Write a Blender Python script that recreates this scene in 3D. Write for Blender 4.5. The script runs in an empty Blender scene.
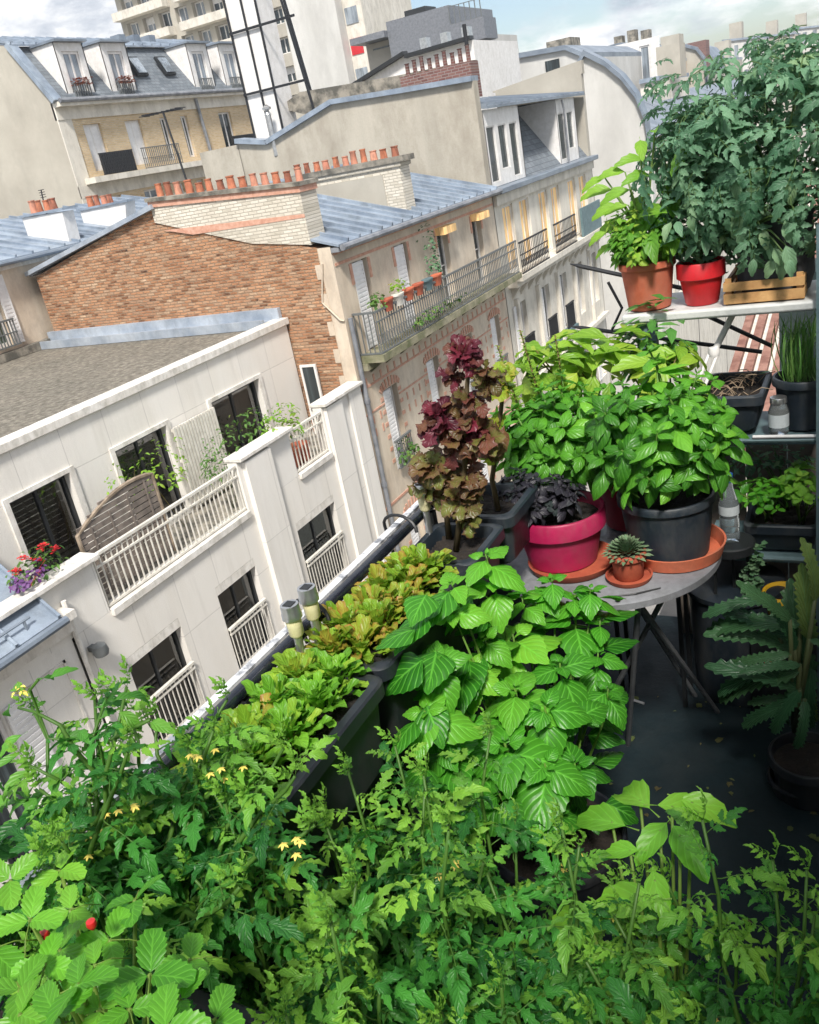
import bpy, math, random
import numpy as np
from mathutils import Vector, Matrix
R_ = random.Random(7)
S = bpy.context.scene
COL = S.collection
pi = math.pi
# ------------------------------------------------------------------ camera
F = 870.0; W0, H0 = 819, 1024
def nrm(v): return v / np.linalg.norm(v)
Yc = nrm(np.array([887 - 409.5, 512 - 52, -F])); Uc = np.array([-405., 2090., 870.])
Uc = nrm(Uc - Uc.dot(Yc) * Yc); Xc = np.cross(Yc, Uc)
ROT = np.array([Xc, Yc, Uc])
cam = bpy.data.cameras.new('camera'); co = bpy.data.objects.new('camera', cam); COL.objects.link(co)
m4 = Matrix.Identity(4)
for i in range(3):
    for j in range(3): m4[i][j] = ROT[i][j]
co.matrix_world = m4
cam.sensor_fit = 'AUTO'; cam.sensor_width = 36; cam.lens = F / 1024 * 36
cam.clip_start = .05; cam.clip_end = 2000
cam.dof.use_dof = False
S.camera = co
def P(ax, val, x, y):
    """the point of the photograph's pixel (x, y) on a real plane of the place"""
    v = ROT @ np.array([x - 409.5, 512 - y, -F]); k = 'XYZ'.index(ax)
    return v * (val / v[k])

# ------------------------------------------------------------------ objects
BASE = {}
def tag(o, label=None, cat=None, group=None, kind=None):
    if label: o['label'] = label
    if cat: o['category'] = cat
    if group: o['group'] = group
    if kind: o['kind'] = kind
    return o
def thing(name, label, cat, loc=(0, 0, 0), group=None):
    o = bpy.data.objects.new(name, None); COL.objects.link(o); o.location = loc; o.empty_display_size = .1
    BASE[o.name] = np.array(loc, float)
    return tag(o, label, cat, group)
def link_mesh(name, me, parent):
    o = bpy.data.objects.new(name, me); COL.objects.link(o)
    if parent is not None:
        o.parent = parent; BASE[o.name] = BASE[parent.name]
    else: BASE[o.name] = np.zeros(3)
    return o
class M:
    def __init__(s): s.v = []; s.f = []
    def add(s, vs, fs):
        b = len(s.v); s.v += [tuple(map(float, p)) for p in vs]; s.f += [tuple(b + i for i in f) for f in fs]; return s
    def box(s, x0, x1, y0, y1, z0, z1):
        if x0 > x1: x0, x1 = x1, x0
        if y0 > y1: y0, y1 = y1, y0
        if z0 > z1: z0, z1 = z1, z0
        return s.add([(x0, y0, z0), (x1, y0, z0), (x1, y1, z0), (x0, y1, z0), (x0, y0, z1), (x1, y0, z1), (x1, y1, z1), (x0, y1, z1)],
                     [(3, 2, 1, 0), (4, 5, 6, 7), (0, 1, 5, 4), (1, 2, 6, 5), (2, 3, 7, 6), (3, 0, 4, 7)])
    def quad(s, *p): return s.add(p, [tuple(range(len(p)))])
    def prism(s, pts, ext):
        """closed polygon pts swept by ext"""
        n = len(pts); e = np.array(ext, float); a = [np.array(p, float) for p in pts]
        return s.add(a + [p + e for p in a], [tuple(range(n))[::-1], tuple(range(n, 2 * n))] + [(i, (i + 1) % n, n + (i + 1) % n, n + i) for i in range(n)])
    def bar(s, a, b, w, h=None, up=(0, 0, 1)):
        a = np.array(a, float); b = np.array(b, float); h = h or w; d = nrm(b - a); u = np.array(up, float)
        if abs(d.dot(u)) > .98: u = np.array([0, 1., 0])
        x = nrm(np.cross(d, u)); z = np.cross(x, d); x = x * w / 2; z = z * h / 2
        return s.add([a - x - z, a + x - z, a + x + z, a - x + z, b - x - z, b + x - z, b + x + z, b - x + z],
                     [(3, 2, 1, 0), (4, 5, 6, 7), (0, 1, 5, 4), (1, 2, 6, 5), (2, 3, 7, 6), (3, 0, 4, 7)])
    def tube(s, pts, r, n=8):
        pts = [np.array(p, float) for p in pts]; k = len(pts)
        rs = [r] * k if np.isscalar(r) else r
        vs = []; prev = None
        for i, p in enumerate(pts):
            d = nrm(pts[min(i + 1, k - 1)] - pts[max(i - 1, 0)])
            u = prev if prev is not None else (np.array([0, 0, 1.]) if abs(d[2]) < .9 else np.array([1., 0, 0]))
            x = np.cross(d, u); x = nrm(x) if np.linalg.norm(x) > 1e-6 else np.array([1., 0, 0]); u = nrm(np.cross(x, d)); prev = u
            for j in range(n):
                t = 2 * pi * j / n; vs.append(p + (x * math.cos(t) + u * math.sin(t)) * rs[i])
        fs = [(i * n + j, i * n + (j + 1) % n, (i + 1) * n + (j + 1) % n, (i + 1) * n + j) for i in range(k - 1) for j in range(n)]
        fs += [tuple(range(n))[::-1], tuple((k - 1) * n + j for j in range(n))]
        return s.add(vs, fs)
    def lathe(s, cx, cy, prof, n=32, sx=1, sy=1, cap=True):
        k = len(prof); vs = [(cx + r * math.cos(2 * pi * j / n) * sx, cy + r * math.sin(2 * pi * j / n) * sy, z) for r, z in prof for j in range(n)]
        fs = [(i * n + j, i * n + (j + 1) % n, (i + 1) * n + (j + 1) % n, (i + 1) * n + j) for i in range(k - 1) for j in range(n)]
        if cap: fs += [tuple(range(n))[::-1], tuple((k - 1) * n + j for j in range(n))]
        return s.add(vs, fs)
    def build(s, name, mat, parent=None, smooth=False, bevel=0, local=False):
        me = bpy.data.meshes.new(name); v = np.array(s.v)
        if parent is not None and not local: v = v - BASE[parent.name]
        me.from_pydata([tuple(p) for p in v], [], s.f); me.materials.append(mat)
        me.update()
        if smooth:
            me.shade_smooth(); me.set_sharp_from_angle(angle=math.radians(40))
        o = link_mesh(name, me, parent)
        if bevel:
            b = o.modifiers.new('bevel', 'BEVEL'); b.width = bevel; b.segments = 2; b.limit_method = 'ANGLE'; b.angle_limit = math.radians(50)
            me.shade_smooth(); me.set_sharp_from_angle(angle=math.radians(60))
        return o

# ------------------------------------------------------------------ materials
class NT:
    def __init__(s, name):
        s.m = bpy.data.materials.new(name); s.m.use_nodes = True; s.t = s.m.node_tree; s.n = s.t.nodes; s.l = s.t.links
        s.b = s.n['Principled BSDF']; s.out = s.n['Material Output']
    def node(s, ty, **k):
        x = s.n.new(ty)
        for a, b in k.items():
            if a in x.inputs and not hasattr(x, a): x.inputs[a].default_value = b
            else: setattr(x, a, b)
        return x
    def link(s, a, b): s.l.new(a, b)
    def coord(s, kind='Object', scale=(1, 1, 1), perm=None):
        c = s.n.new('ShaderNodeTexCoord'); src = c.outputs[kind]
        if perm:
            sp = s.n.new('ShaderNodeSeparateXYZ'); cb = s.n.new('ShaderNodeCombineXYZ'); s.link(src, sp.inputs[0])
            for i, a in enumerate(perm): s.link(sp.outputs['XYZ'.index(a)], cb.inputs[i])
            src = cb.outputs[0]
        mp = s.n.new('ShaderNodeMapping'); mp.inputs['Scale'].default_value = scale; s.link(src, mp.inputs[0]); return mp.outputs[0]
    def noise(s, vec, scale, detail=5, rough=.6):
        x = s.n.new('ShaderNodeTexNoise'); x.inputs['Scale'].default_value = scale; x.inputs['Detail'].default_value = detail; x.inputs['Roughness'].default_value = rough
        s.link(vec, x.inputs['Vector']); return x.outputs['Fac']
    def ramp(s, fac, stops):
        x = s.n.new('ShaderNodeValToRGB'); e = x.color_ramp.elements
        while len(e) < len(stops): e.new(.5)
        for el, (p, c) in zip(e, stops): el.position = p; el.color = (*c, 1) if len(c) == 3 else c
        s.link(fac, x.inputs[0]); return x.outputs[0]
    def mix(s, fac, a, b, mode='MIX'):
        x = s.n.new('ShaderNodeMix'); x.data_type = 'RGBA'; x.blend_type = mode
        for inp, v in ((x.inputs['Factor'], fac), (x.inputs['A'], a), (x.inputs['B'], b)):
            if hasattr(v, 'links'): s.link(v, inp)
            else: inp.default_value = v if np.isscalar(v) else (*v, 1)
        return x.outputs['Result']
    def math(s, op, a, b=0., c=0.):
        x = s.n.new('ShaderNodeMath'); x.operation = op
        for i, v in enumerate((a, b, c)):
            if hasattr(v, 'links'): s.link(v, x.inputs[i])
            else: x.inputs[i].default_value = v
        return x.outputs[0]
    def bump(s, h, strength=.3, dist=.01):
        x = s.n.new('ShaderNodeBump'); x.inputs['Strength'].default_value = strength; x.inputs['Distance'].default_value = dist
        s.link(h, x.inputs['Height']); s.link(x.outputs[0], s.b.inputs['Normal'])
def g(v): return (v, v, v)
def mat_noisy(name, c1, c2, scale=3, rough=.7, metal=0, bump=.2, bdist=.005, streak=False, fine=60, spec=.5, stops=(.35, .65), dirt=None):
    t = NT(name); v = t.coord(scale=(1, 1, .18) if streak else (1, 1, 1))
    n = t.noise(v, scale); c = t.ramp(n, [(stops[0], c1), (stops[1], c2)])
    v2 = t.coord(); f = t.noise(v2, fine, 4)
    c = t.mix(.25, c, t.ramp(f, [(.3, g(.25)), (.7, g(.75))]), 'SOFT_LIGHT')
    if dirt:
        dn = t.ramp(t.noise(t.coord(scale=(1, 1, .5)), dirt[1], 9, .72), [(.46, g(0)), (.68, g(dirt[2]))]); c = t.mix(dn, c, dirt[0])
        t.link(t.math('ADD', t.math('MULTIPLY', dn, .5), rough), t.b.inputs['Roughness'])
    else: t.b.inputs['Roughness'].default_value = rough
    t.link(c, t.b.inputs['Base Color']); t.b.inputs['Metallic'].default_value = metal
    t.b.inputs['Specular IOR Level'].default_value = spec
    if bump: t.bump(f, bump, bdist)
    return t.m
def mat_brick(name, perm, cols, mortar, bw=.22, bh=.075, mort=.012, dirt=.5, msmooth=.3, bstr=.6, warp=0):
    t = NT(name); v = t.coord(perm=perm)
    if warp:
        wn_ = t.n.new('ShaderNodeTexNoise'); wn_.inputs['Scale'].default_value = 7; wn_.inputs['Detail'].default_value = 3; t.link(v, wn_.inputs['Vector'])
        v = t.mix(warp, v, wn_.outputs['Color'], 'LINEAR_LIGHT')
    b = t.n.new('ShaderNodeTexBrick'); t.link(v, b.inputs['Vector']); b.inputs['Scale'].default_value = 1
    b.inputs['Brick Width'].default_value = bw; b.inputs['Row Height'].default_value = bh; b.inputs['Mortar Size'].default_value = mort; b.inputs['Mortar Smooth'].default_value = msmooth
    b.inputs['Color1'].default_value = (0, 0, 0, 1); b.inputs['Color2'].default_value = (1, 1, 1, 1); b.inputs['Mortar'].default_value = (.5, .5, .5, 1)
    n0 = t.noise(t.coord(perm=perm, scale=(1 / bw, 1 / bh, 1)), 1.1, 2)
    r = t.mix(.55, b.outputs['Color'], n0)
    c = t.ramp(r, [(i / (len(cols) - 1) * .7 + .15, k) for i, k in enumerate(cols)])
    big = t.noise(t.coord(perm=perm), .9, 5)
    c = t.mix(dirt, c, t.ramp(big, [(.3, g(.3)), (.7, g(.72))]), 'SOFT_LIGHT')
    c = t.mix(b.outputs['Fac'], c, mortar)
    t.link(c, t.b.inputs['Base Color']); t.b.inputs['Roughness'].default_value = .9
    h = t.math('SUBTRACT', t.noise(t.coord(), 30, 4), b.outputs['Fac']); t.bump(h, bstr, .015)
    return t.m
def mat_plain(name, c, rough=.5, metal=0, spec=.5, coat=0):
    return mat_noisy(name, tuple(x * .85 for x in c), c, 7, rough, metal, .08, .002, spec=spec, fine=120)
def mat_panel(name, base, joint, w, h, perm='YZX'):
    t = NT(name); b = t.n.new('ShaderNodeTexBrick'); t.link(t.coord(perm=perm), b.inputs['Vector']); b.offset = 0
    b.inputs['Scale'].default_value = 1; b.inputs['Brick Width'].default_value = w; b.inputs['Row Height'].default_value = h; b.inputs['Mortar Size'].default_value = .007
    b.inputs['Mortar Smooth'].default_value = .3
    b.inputs['Color1'].default_value = (*base, 1); b.inputs['Color2'].default_value = (*[x * .93 for x in base], 1); b.inputs['Mortar'].default_value = (*joint, 1)
    st = t.noise(t.coord(scale=(1, 1, .12)), 2.2, 6); c = t.mix(.35, b.outputs['Color'], t.ramp(st, [(.25, (.30, .28, .25)), (.6, g(.62))]), 'SOFT_LIGHT'); gr = t.ramp(t.noise(t.coord(scale=(1, 1, .12)), 2.6, 10, .75), [(.5, g(0)), (.74, g(.32))]); c = t.mix(gr, c, (.45, .42, .37))
    sp = t.noise(t.coord(), 45, 4); c = t.mix(.18, c, t.ramp(sp, [(.3, g(.3)), (.7, g(.7))]), 'SOFT_LIGHT')
    t.link(c, t.b.inputs['Base Color']); t.b.inputs['Roughness'].default_value = .75
    t.bump(t.math('SUBTRACT', sp, b.outputs['Fac']), .4, .008); return t.m
def mat_leaf(name, dark, light, alt=None, veins=8, vein_amt=.25, rough=.38, trans=.3, stem=(.12, .2, .04), edge=None, bump=.5, mott=.25):
    """tint.r brightness of the leaf, tint.g hue of the leaf, tint.b stalk"""
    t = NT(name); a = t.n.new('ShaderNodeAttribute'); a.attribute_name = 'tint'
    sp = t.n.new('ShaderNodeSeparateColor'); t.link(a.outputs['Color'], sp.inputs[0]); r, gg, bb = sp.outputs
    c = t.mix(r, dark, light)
    if alt: c = t.mix(gg, c, alt)
    uv = t.n.new('ShaderNodeUVMap'); s2 = t.n.new('ShaderNodeSeparateXYZ'); t.link(uv.outputs[0], s2.inputs[0])
    ax = t.math('ABSOLUTE', t.math('SUBTRACT', s2.outputs[0], .5))
    ph = t.math('SUBTRACT', t.math('MULTIPLY', s2.outputs[1], veins), t.math('MULTIPLY', t.math('POWER', ax, .8), veins * .75))
    tri = t.math('ABSOLUTE', t.math('SUBTRACT', t.math('FRACT', ph), .5))          # 0 at the vein
    vein = t.math('SUBTRACT', 1, t.math('MULTIPLY', tri, 8)); vein = t.math('MAXIMUM', vein, 0)
    mid = t.math('MAXIMUM', t.math('SUBTRACT', 1, t.math('MULTIPLY', ax, 22)), 0)
    vv = t.math('MAXIMUM', vein, mid)
    c = t.mix(t.math('MULTIPLY', vv, vein_amt), c, tuple(min(1, x * 1.9 + .03) for x in light))
    no = t.noise(t.coord(), 35, 4); c = t.mix(mott, c, t.ramp(no, [(.3, g(.2)), (.7, g(.75))]), 'SOFT_LIGHT')
    if edge: 
        e = t.math('MULTIPLY', t.math('POWER', t.math('MULTIPLY', ax, 2), 2.5), t.math('ADD', t.math('MULTIPLY', gg, .9), .15))
        e2 = t.math('MULTIPLY', e, t.ramp(t.noise(t.coord(), 18, 3), [(.3, g(.3)), (.6, g(1))])); c = t.mix(e2, c, edge)
    c = t.mix(bb, c, stem)
    t.link(c, t.b.inputs['Base Color']); t.b.inputs['Roughness'].default_value = rough; t.b.inputs['Specular IOR Level'].default_value = .35
    h = t.math('ADD', t.math('MULTIPLY', t.math('POWER', tri, .6), 1.1), t.math('MULTIPLY', no, .7)); t.bump(h, bump, .0025)
    tr = t.n.new('ShaderNodeBsdfTranslucent'); t.link(t.mix(.5, c, tuple(min(1, x * 1.6) for x in light), 'MIX'), tr.inputs[0])
    if True:
        mx = t.n.new('ShaderNodeMixShader'); mx.inputs[0].default_value = trans
        t.link(t.b.outputs[0], mx.inputs[1]); t.link(tr.outputs[0], mx.inputs[2]); t.link(mx.outputs[0], t.out.inputs[0])
    return t.m
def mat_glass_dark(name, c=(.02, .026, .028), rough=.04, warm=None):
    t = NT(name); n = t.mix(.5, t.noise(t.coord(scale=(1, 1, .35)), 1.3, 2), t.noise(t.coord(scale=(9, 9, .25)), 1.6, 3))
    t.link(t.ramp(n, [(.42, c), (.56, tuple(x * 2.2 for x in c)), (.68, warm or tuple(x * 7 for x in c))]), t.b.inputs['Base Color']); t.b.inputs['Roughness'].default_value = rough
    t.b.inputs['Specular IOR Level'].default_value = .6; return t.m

MT = {}
MT['white_wall'] = mat_panel('pale_stone_panels', (.80, .765, .705), (.56, .53, .49), .95, 1.45)
MT['white_low'] = mat_panel('pale_stone_low', (.82, .79, .735), (.58, .56, .52), 1.1, 3.0)
MT['coping'] = mat_noisy('coping_white', (.66, .62, .56), (.82, .79, .74), 4, .7, dirt=((.36, .34, .29), 5, .7))
MT['white_paint'] = mat_noisy('white_paint', (.70, .68, .65), (.80, .78, .76), 6, .55, dirt=((.5, .48, .44), 3, .4))
MT['rail_white'] = mat_noisy('rail_cream', (.6, .57, .5), (.76, .73, .66), 9, .5)
MT['gravel'] = mat_noisy('gravel_roof', (.17, .155, .135), (.3, .275, .24), .55, .95, bump=1, bdist=.05, fine=14)
def gravel_mat():
    t = NT('gravel_roofing'); v = t.coord(); big = t.noise(v, .5, 6); sm = t.noise(v, 9, 8, .75)
    vo = t.n.new('ShaderNodeTexVoronoi'); vo.inputs['Scale'].default_value = 16; t.link(v, vo.inputs['Vector'])
    c = t.ramp(sm, [(.32, (.07, .062, .05)), (.5, (.18, .163, .135)), (.68, (.34, .31, .26))])
    c = t.mix(.5, c, t.ramp(big, [(.35, (.36, .37, .34)), (.65, (.62, .6, .56))]), 'SOFT_LIGHT')
    t.link(c, t.b.inputs['Base Color']); t.b.inputs['Roughness'].default_value = .95; t.bump(sm, 1, .04); return t.m
MT['gravel'] = gravel_mat()
MT['brick_y'] = mat_brick('old_brown_brick', 'XZY', [(.04, .022, .016), (.27, .125, .06), (.48, .24, .125), (.38, .24, .15), (.64, .43, .27)], (.34, .23, .15), .21, .066, .012, .9, .6, 1.2, warp=.012)
MT['brick_pale'] = mat_brick('pale_brick', 'XZY', [(.46, .42, .34), (.62, .57, .48), (.70, .65, .56)], (.42, .38, .31), .22, .068, .010, .6)
MT['brick_palex'] = mat_brick('pale_brick_side', 'YZX', [(.42, .38, .3), (.58, .54, .45), (.68, .64, .55)], (.42, .38, .31), .22, .068, .010, .6)
MT['brick_red'] = mat_brick('red_brick', 'YZX', [(.4, .15, .09), (.55, .24, .15), (.5, .3, .2)], (.5, .42, .33), .22, .07, .01, .3)
MT['brick_purple'] = mat_brick('purple_brick', 'XZY', [(.10, .045, .04), (.18, .08, .07), (.2, .11, .09)], (.25, .2, .18), .22, .075)
MT['brick_tan'] = mat_brick('tan_brick', 'YZX', [(.5, .36, .19), (.62, .46, .27), (.66, .53, .34)], (.55, .46, .34), .22, .075)
MT['cream'] = mat_noisy('cream_render', (.56, .46, .35), (.70, .61, .49), 1.6, .85, streak=True, dirt=((.36, .30, .24), 2.2, .6))
MT['beige'] = mat_noisy('beige_render', (.33, .30, .245), (.48, .44, .365), .7, .9, streak=True, fine=25, stops=(.3, .62), dirt=((.27, .235, .185), 1.1, .7))
MT['greywall'] = mat_noisy('grey_render', (.38, .35, .295), (.47, .44, .375), .5, .9, dirt=((.3, .28, .24), .6, .5))
MT['palewall'] = mat_noisy('pale_render', (.5, .49, .46), (.62, .61, .58), .4, .9, streak=True, dirt=((.4, .39, .37), .8, .5))
MT['lime'] = mat_noisy('lime_facade', (.60, .56, .48), (.74, .70, .62), 1.2, .85, streak=True, dirt=((.38, .35, .30), 2.4, .6))
MT['zinc'] = mat_noisy('zinc', (.19, .235, .30), (.37, .43, .50), 1.4, .38, .15, bump=.05, stops=(.3, .7), dirt=((.13, .15, .17), 1.7, .6))
MT['tile_brown'] = mat_noisy('old_tile', (.16, .07, .05), (.30, .16, .12), 6, .85)
MT['teal_dark'] = mat_noisy('dark_render', (.02, .035, .035), (.05, .07, .068), 2, .9)
MT['zinc_pale'] = mat_noisy('zinc_pale', (.28, .33, .40), (.48, .53, .59), 1.6, .4, .15, bump=.05, dirt=((.2, .22, .24), 2.5, .5))
MT['zinc_dark'] = mat_noisy('zinc_dark', (.14, .17, .21), (.24, .28, .33), 1.1, .42, .1, bump=.05)
MT['slate'] = mat_brick('slate', 'YZX', [(.10, .12, .14), (.15, .17, .19), (.19, .21, .23)], (.06, .07, .08), .3, .16, .008, .4, bstr=.3)
MT['terracotta_pot'] = mat_noisy('chimney_terracotta', (.38, .12, .06), (.58, .22, .12), 3, .8, dirt=((.12, .06, .04), 9, .8))
MT['terracotta_pot2'] = mat_noisy('chimney_terracotta_dark', (.26, .09, .05), (.42, .15, .09), 3, .8, dirt=((.08, .05, .04), 9, .9))
MT['terracotta_pot3'] = mat_noisy('chimney_terracotta_pink', (.5, .2, .13), (.62, .3, .2), 3, .8, dirt=((.2, .12, .09), 9, .8))
MT['stone_dark'] = mat_noisy('stained_stone', (.10, .095, .08), (.32, .29, .24), 3.2, .9, stops=(.4, .62))
MT['black_iron'] = mat_plain('black_iron', (.012, .013, .016), .5)
MT['grey_iron'] = mat_plain('grey_iron', (.14, .15, .15), .5)
MT['glass'] = mat_glass_dark('window_glass')
MT['glass_green'] = mat_glass_dark('glass_curtain', (.035, .05, .03), .08, (.16, .18, .10))
MT['glass_pale'] = mat_glass_dark('glass_pale', (.14, .16, .18), .08, (.4, .42, .45))
MT['glass_blind'] = mat_glass_dark('glass_tan_blind', (.62, .40, .17), .5, (.78, .55, .28))
MT['frame_dark'] = mat_plain('frame_dark', (.016, .018, .02), .5)
MT['rail_black'] = mat_noisy('handrail_paint', (.006, .008, .014), (.016, .019, .028), 20, .22, bump=.25, bdist=.002, spec=.7)
MT['rail_sheen'] = mat_noisy('rail_sheen_white', (.2, .21, .23), (.7, .71, .73), 30, .4, bump=.3, stops=(.35, .5))  # pale mottled colour that stands for sheen on the handrail
MT['shutter'] = mat_noisy('white_shutter', (.7, .69, .68), (.82, .81, .8), 3, .6)
MT['pink'] = mat_noisy('pink_brick_band', (.5, .25, .17), (.64, .38, .28), 9, .85)
MT['pipe'] = mat_noisy('lead_pipe', (.16, .17, .19), (.3, .31, .33), 3, .5, .2)
MT['moss'] = mat_noisy('mossy_stone', (.12, .13, .06), (.33, .30, .21), 2.5, .95, bump=.5)
MT['wood_old'] = mat_noisy('weathered_wood', (.16, .12, .08), (.34, .27, .2), 5, .8)
MT['wood_grey'] = mat_noisy('grey_wood', (.12, .10, .085), (.24, .2, .17), 5, .8)
MT['crate'] = mat_noisy('crate_wood', (.34, .17, .06), (.55, .32, .13), 7, .7)
MT['asphalt'] = mat_noisy('asphalt', (.04, .04, .042), (.065, .065, .065), 1, .9)
MT['pavement'] = mat_noisy('pavement', (.2, .195, .185), (.27, .26, .25), 1, .9)
MT['city'] = mat_noisy('city_ground', (.16, .17, .15), (.26, .25, .23), .03, .95)
MT['floor'] = mat_noisy('balcony_bitumen', (.004, .012, .016), (.010, .022, .027), 3, .62, bump=.4, bdist=.004, spec=.25, dirt=((.028, .036, .038), 4, .5))
MT['black_plastic'] = mat_noisy('black_plastic', (.008, .010, .014), (.017, .021, .028), 6, .42, bump=.03, dirt=((.06, .06, .055), 14, .5))
MT['navy_plastic'] = mat_noisy('dark_blue_plastic', (.010, .017, .025), (.02, .028, .038), 6, .42, bump=.03, dirt=((.07, .07, .065), 14, .5))
MT['grey_plastic'] = mat_noisy('grey_plastic', (.13, .14, .16), (.2, .21, .23), 6, .5)
MT['magenta'] = mat_noisy('magenta_pot', (.30, .010, .06), (.40, .014, .08), 4, .38, bump=.03, dirt=((.28, .05, .08), 16, .6))
MT['crimson'] = mat_noisy('crimson_pot', (.16, .01, .02), (.24, .014, .03), 4, .4, bump=.03)
MT['red'] = mat_noisy('red_pot', (.52, .008, .016), (.6, .014, .022), 4, .4, bump=.03, dirt=((.34, .03, .03), 16, .5))
MT['terracotta'] = mat_noisy('terracotta', (.36, .075, .035), (.48, .115, .055), 5, .7, bump=.15, dirt=((.33, .16, .11), 12, .6))
MT['terra_dirty'] = mat_noisy('terracotta_worn', (.27, .05, .026), (.38, .085, .04), 14, .75, bump=.15)
MT['orange'] = mat_noisy('orange_saucer', (.56, .13, .06), (.58, .15, .075), 5, .6, dirt=((.3, .12, .07), 10, .7))
MT['yellow'] = mat_noisy('yellow_pot', (.62, .36, .015), (.75, .45, .03), 5, .5)
MT['soil'] = mat_noisy('soil', (.008, .006, .005), (.026, .019, .014), 25, .95, bump=1, bdist=.01)
MT['straw'] = mat_noisy('dry_straw', (.16, .11, .07), (.34, .26, .18), 9, .9)
MT['table_top'] = mat_noisy('grey_table_paint', (.15, .155, .17), (.22, .225, .24), 5, .42, dirt=((.09, .09, .09), 11, .7))
MT['table_leg'] = mat_noisy('grey_steel', (.12, .125, .135), (.2, .21, .22), 5, .4, .3)
MT['shelf'] = mat_noisy('shelf_grey_paint', (.42, .43, .42), (.58, .58, .56), 6, .5)
MT['teal'] = mat_noisy('teal_grey_steel', (.09, .15, .165), (.14, .21, .225), 6, .5)
MT['steel'] = mat_noisy('brushed_steel', (.45, .45, .45), (.65, .65, .64), 8, .28, .9, bump=.05)
MT['lamp_diff'] = mat_noisy('lamp_diffuser', (.68, .62, .32), (.8, .74, .45), 8, .3)
MT['white_wire'] = mat_plain('white_wire', (.7, .7, .7), .4)
MT['rubber'] = mat_plain('rubber_hose', (.015, .016, .018), .5)
MT['blue_cap'] = mat_plain('blue_cap', (.015, .09, .3), .4)
MT['label'] = mat_plain('paper_label', (.55, .6, .62), .6)
MT['fabric_grey'] = mat_noisy('grey_fabric', (.035, .037, .042), (.07, .073, .08), 8, .9)
def mat_clear(name, c, rough=.05, tr=.85):
    t = NT(name); t.b.inputs['Base Color'].default_value = (*c, 1); t.b.inputs['Roughness'].default_value = rough; t.b.inputs['Transmission Weight'].default_value = tr; t.b.inputs['IOR'].default_value = 1.2
    n = t.noise(t.coord(), 40, 2); t.bump(n, .25, .003); return t.m
def mat_real_glass():
    t = NT('clear_pane'); tr = t.n.new('ShaderNodeBsdfTransparent'); tr.inputs[0].default_value = (.62, .68, .66, 1); gl = t.n.new('ShaderNodeBsdfGlossy'); gl.inputs['Roughness'].default_value = .03
    fr = t.n.new('ShaderNodeFresnel'); fr.inputs[0].default_value = 1.55; mx = t.n.new('ShaderNodeMixShader'); t.link(t.math('ADD', t.math('MULTIPLY', fr.outputs[0], 1.6), .05), mx.inputs[0])
    t.link(tr.outputs[0], mx.inputs[1]); t.link(gl.outputs[0], mx.inputs[2]); t.link(mx.outputs[0], t.out.inputs[0]); return t.m
MT['pane'] = mat_real_glass()
MT['curtain'] = mat_noisy('net_curtain', (.5, .52, .5), (.68, .69, .66), 5, .9)
MT['curtain_green'] = mat_noisy('green_curtain', (.16, .2, .1), (.3, .33, .2), 5, .9)
MT['room'] = mat_noisy('room_shade', (.03, .034, .036), (.07, .075, .075), 1.5, .9)  # dark colour that stands for the lack of light indoors
MT['clear'] = mat_clear('clear_plastic', (.75, .85, .9))
MT['jar_glass'] = mat_clear('jar_glass', (.8, .85, .85))
# leaves
L = {}
L['tomato'] = mat_leaf('tomato_leaf', (.012, .085, .018), (.07, .30, .038), (.24, .48, .05), 5, .25, .42, .32, stem=(.08, .18, .03))
L['tomato_blue'] = mat_leaf('tomato_leaf_blue', (.045, .135, .07), (.20, .37, .22), (.30, .44, .22), 5, .25, .42, .36, stem=(.1, .17, .05))
L['heart'] = mat_leaf('broad_leaf', (.018, .13, .010), (.115, .42, .03), (.28, .58, .05), 6, .5, .36, .36, stem=(.16, .3, .05), bump=.55)
L['basil'] = mat_leaf('basil_leaf', (.022, .12, .010), (.12, .37, .03), (.18, .46, .04), 5, .22, .36, .32, stem=(.14, .28, .05), bump=.6)
L['dark_basil'] = mat_leaf('dark_basil_leaf', (.012, .012, .018), (.03, .028, .038), (.02, .035, .03), 6, .2, .4, .08, stem=(.03, .03, .03))
L['lime'] = mat_leaf('lime_leaf', (.10, .25, .02), (.28, .47, .05), (.38, .48, .06), 5, .3, .4, .4, stem=(.2, .14, .05))
L['lettuce'] = mat_leaf('lettuce_leaf', (.09, .25, .012), (.27, .47, .04), (.42, .30, .05), 4, .3, .4, .4, stem=(.4, .5, .15), edge=(.34, .09, .03))
L['lettuce_green'] = mat_leaf('lettuce_leaf_green', (.04, .17, .012), (.19, .45, .035), (.34, .50, .05), 4, .3, .4, .36, stem=(.4, .5, .15))
L['purple'] = mat_leaf('purple_lettuce_leaf', (.05, .008, .016), (.17, .022, .038), (.15, .20, .035), 6, .25, .38, .25, stem=(.3, .2, .12), edge=(.10, .01, .03))
L['strawberry'] = mat_leaf('strawberry_leaf', (.03, .17, .012), (.14, .44, .03), (.26, .52, .05), 5, .3, .38, .38, stem=(.2, .3, .06), bump=.25)
L['herb'] = mat_leaf('herb_leaf', (.06, .22, .02), (.2, .42, .04), (.35, .5, .06), 5, .2, .45, .35, stem=(.2, .3, .08))
L['grass'] = mat_leaf('chive_leaf', (.05, .18, .03), (.13, .32, .07), (.25, .32, .1), 2, .1, .45, .25, stem=(.1, .2, .05), bump=.1)
L['cactus'] = mat_leaf('fishbone_leaf', (.018, .07, .035), (.05, .15, .06), (.16, .22, .05), 7, .35, .38, .12, stem=(.10, .12, .05), bump=.7)
L['succ'] = mat_leaf('succulent_leaf', (.05, .14, .06), (.12, .24, .12), (.2, .25, .15), 2, .1, .5, .15, stem=(.1, .15, .08))
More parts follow.
